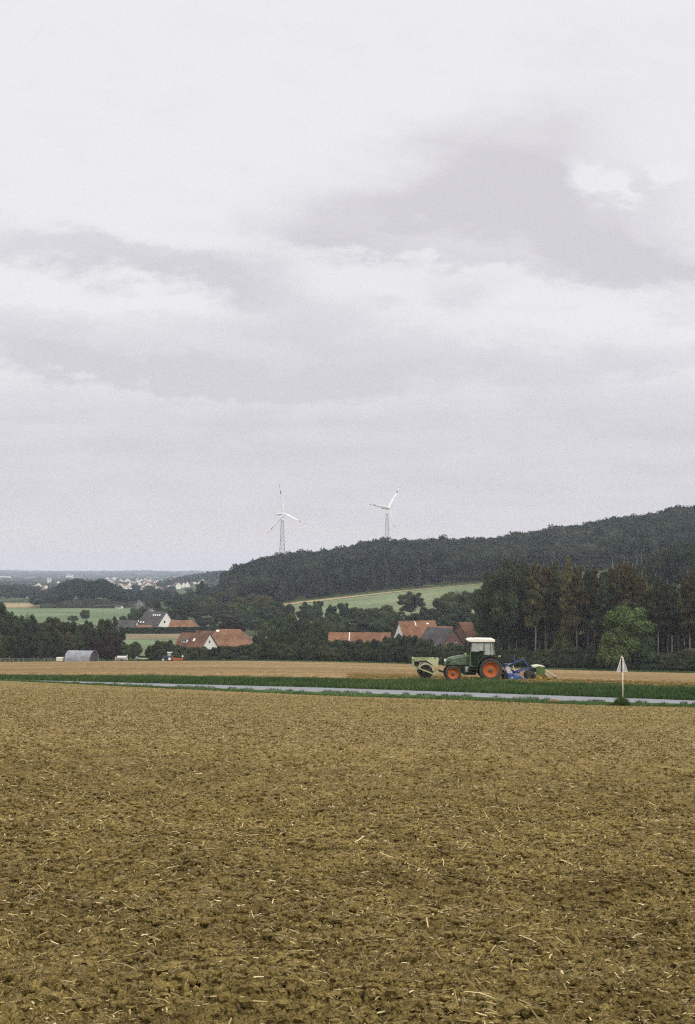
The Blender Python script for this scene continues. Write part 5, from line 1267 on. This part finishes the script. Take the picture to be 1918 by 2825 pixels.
blobs = [(1180, 700, 500, 20, -.15, .35), (1520, 590, 400, 165, -.10, 1.0), (1400, 420, 260, 110, 0, .75), (1000, 620, 360, 85, .12, .85), (350, 715, 470, 52, -.17, .95), (150, 950, 520, 95, -.15, .8), (830, 920, 360, 110, -.2, .85),
         (1750, 720, 260, 60, -.1, .9), (1290, 830, 90, 55, 0, .5), (1100, 835, 60, 25, 0, .4), (1840, 860, 60, 50, 0, .4), (1600, 1010, 500, 60, -.05, .7), (1000, 1070, 700, 60, 0, .5), (500, 1040, 600, 55, -.1, .7),
         (1640, 490, 80, 70, -.2, -.95), (1720, 545, 70, 25, -.4, -.6), (1850, 480, 50, 40, 0, -.5), (380, 845, 360, 30, -.12, -.35), (1650, 200, 400, 160, 0, .16)]
acc = None
for q in blobs: o_ = blob(*q[:5], q[5] * .95); acc = o_ if acc is None else mth('ADD', acc, o_)
# low streaked cloud near the horizon
cm2 = N(nt, 'ShaderNodeCombineXYZ'); nt.links.new(mth('MULTIPLY', az, .8), cm2.inputs[0]); nt.links.new(mth('MULTIPLY', el, 9), cm2.inputs[1])
n4 = N(nt, 'ShaderNodeTexNoise'); n4.inputs['Scale'].default_value = 5; n4.inputs['Detail'].default_value = 4; nt.links.new(cm2.outputs[0], n4.inputs['Vector'])
low = N(nt, 'ShaderNodeMapRange', interpolation_type='SMOOTHSTEP'); nt.links.new(el, low.inputs[0]); low.inputs[1].default_value = .10; low.inputs[2].default_value = .17; low.inputs[3].default_value = 1; low.inputs[4].default_value = 0
lowv = mth('MULTIPLY', low.outputs[0], mth('ADD', .88, mth('MULTIPLY', mth('SUBTRACT', n4.outputs[0], .5), .9)))
acc = mth('MAXIMUM', acc, lowv)
acc = mth('ADD', acc, mth('MULTIPLY', n3, .62)); acc = mth('ADD', acc, mth('MULTIPLY', n1, .35))
K = 10.0
lit, shd = (.875, .860, .876), (.672, .645, .680)
cl = N(nt, 'ShaderNodeMix', data_type='RGBA'); cl.inputs[6].default_value = (*[v * K for v in lit], 1); cl.inputs[7].default_value = (*[v * K for v in shd], 1)
clf = N(nt, 'ShaderNodeClamp'); nt.links.new(acc, clf.inputs[0]); nt.links.new(clf.outputs[0], cl.inputs[0])
fin = N(nt, 'ShaderNodeMix', data_type='RGBA'); fin.inputs[0].default_value = .96
warm = N(nt, 'ShaderNodeMapRange', interpolation_type='SMOOTHSTEP'); nt.links.new(el, warm.inputs[0]); warm.inputs[1].default_value = 0; warm.inputs[2].default_value = .055; warm.inputs[3].default_value = 1; warm.inputs[4].default_value = 0
wm = N(nt, 'ShaderNodeMix', data_type='RGBA'); nt.links.new(warm.outputs[0], wm.inputs[0]); nt.links.new(cl.outputs[2], wm.inputs[6]); wm.inputs[7].default_value = (.86 * K, .73 * K, .665 * K, 1)
nt.links.new(skyn.outputs[0], fin.inputs[6]); nt.links.new(wm.outputs[2], fin.inputs[7]); 
zen = N(nt, 'ShaderNodeMapRange', interpolation_type='SMOOTHSTEP'); nt.links.new(sx.outputs[2], zen.inputs[0]); zen.inputs[1].default_value = .38; zen.inputs[2].default_value = .9; zen.inputs[3].default_value = 1; zen.inputs[4].default_value = 2.6
vm = N(nt, 'ShaderNodeVectorMath', operation='SCALE'); nt.links.new(fin.outputs[2], vm.inputs[0]); nt.links.new(zen.outputs[0], vm.inputs['Scale']); nt.links.new(vm.outputs[0], bg.inputs[0])
w.cycles.sampling_method = 'MANUAL'; w.cycles.sample_map_resolution = 512

# ------------------------------------------------------------------ camera
cam = bpy.data.cameras.new('camera'); cam.lens = 50; cam.sensor_fit = 'VERTICAL'; cam.sensor_height = 36; cam.sensor_width = 24
cam.shift_y = (HY - 1412.5) / 2825; cam.clip_start = .1; cam.clip_end = 20000
co_ = bpy.data.objects.new('camera', cam); link(co_); co_.rotation_euler = (R(90), 0, 0); scene.camera = co_
scene.view_settings.view_transform = 'Standard'; scene.view_settings.look = 'None'; scene.view_settings.exposure = 0; scene.view_settings.gamma = 1
scene.cycles.max_bounces = 8; scene.cycles.diffuse_bounces = 3; scene.cycles.transparent_max_bounces = 12; scene.cycles.volume_bounces = 4
scene.cycles.use_denoising = False; scene.cycles.pixel_filter_type = 'BLACKMAN_HARRIS'; scene.cycles.filter_width = 1.2
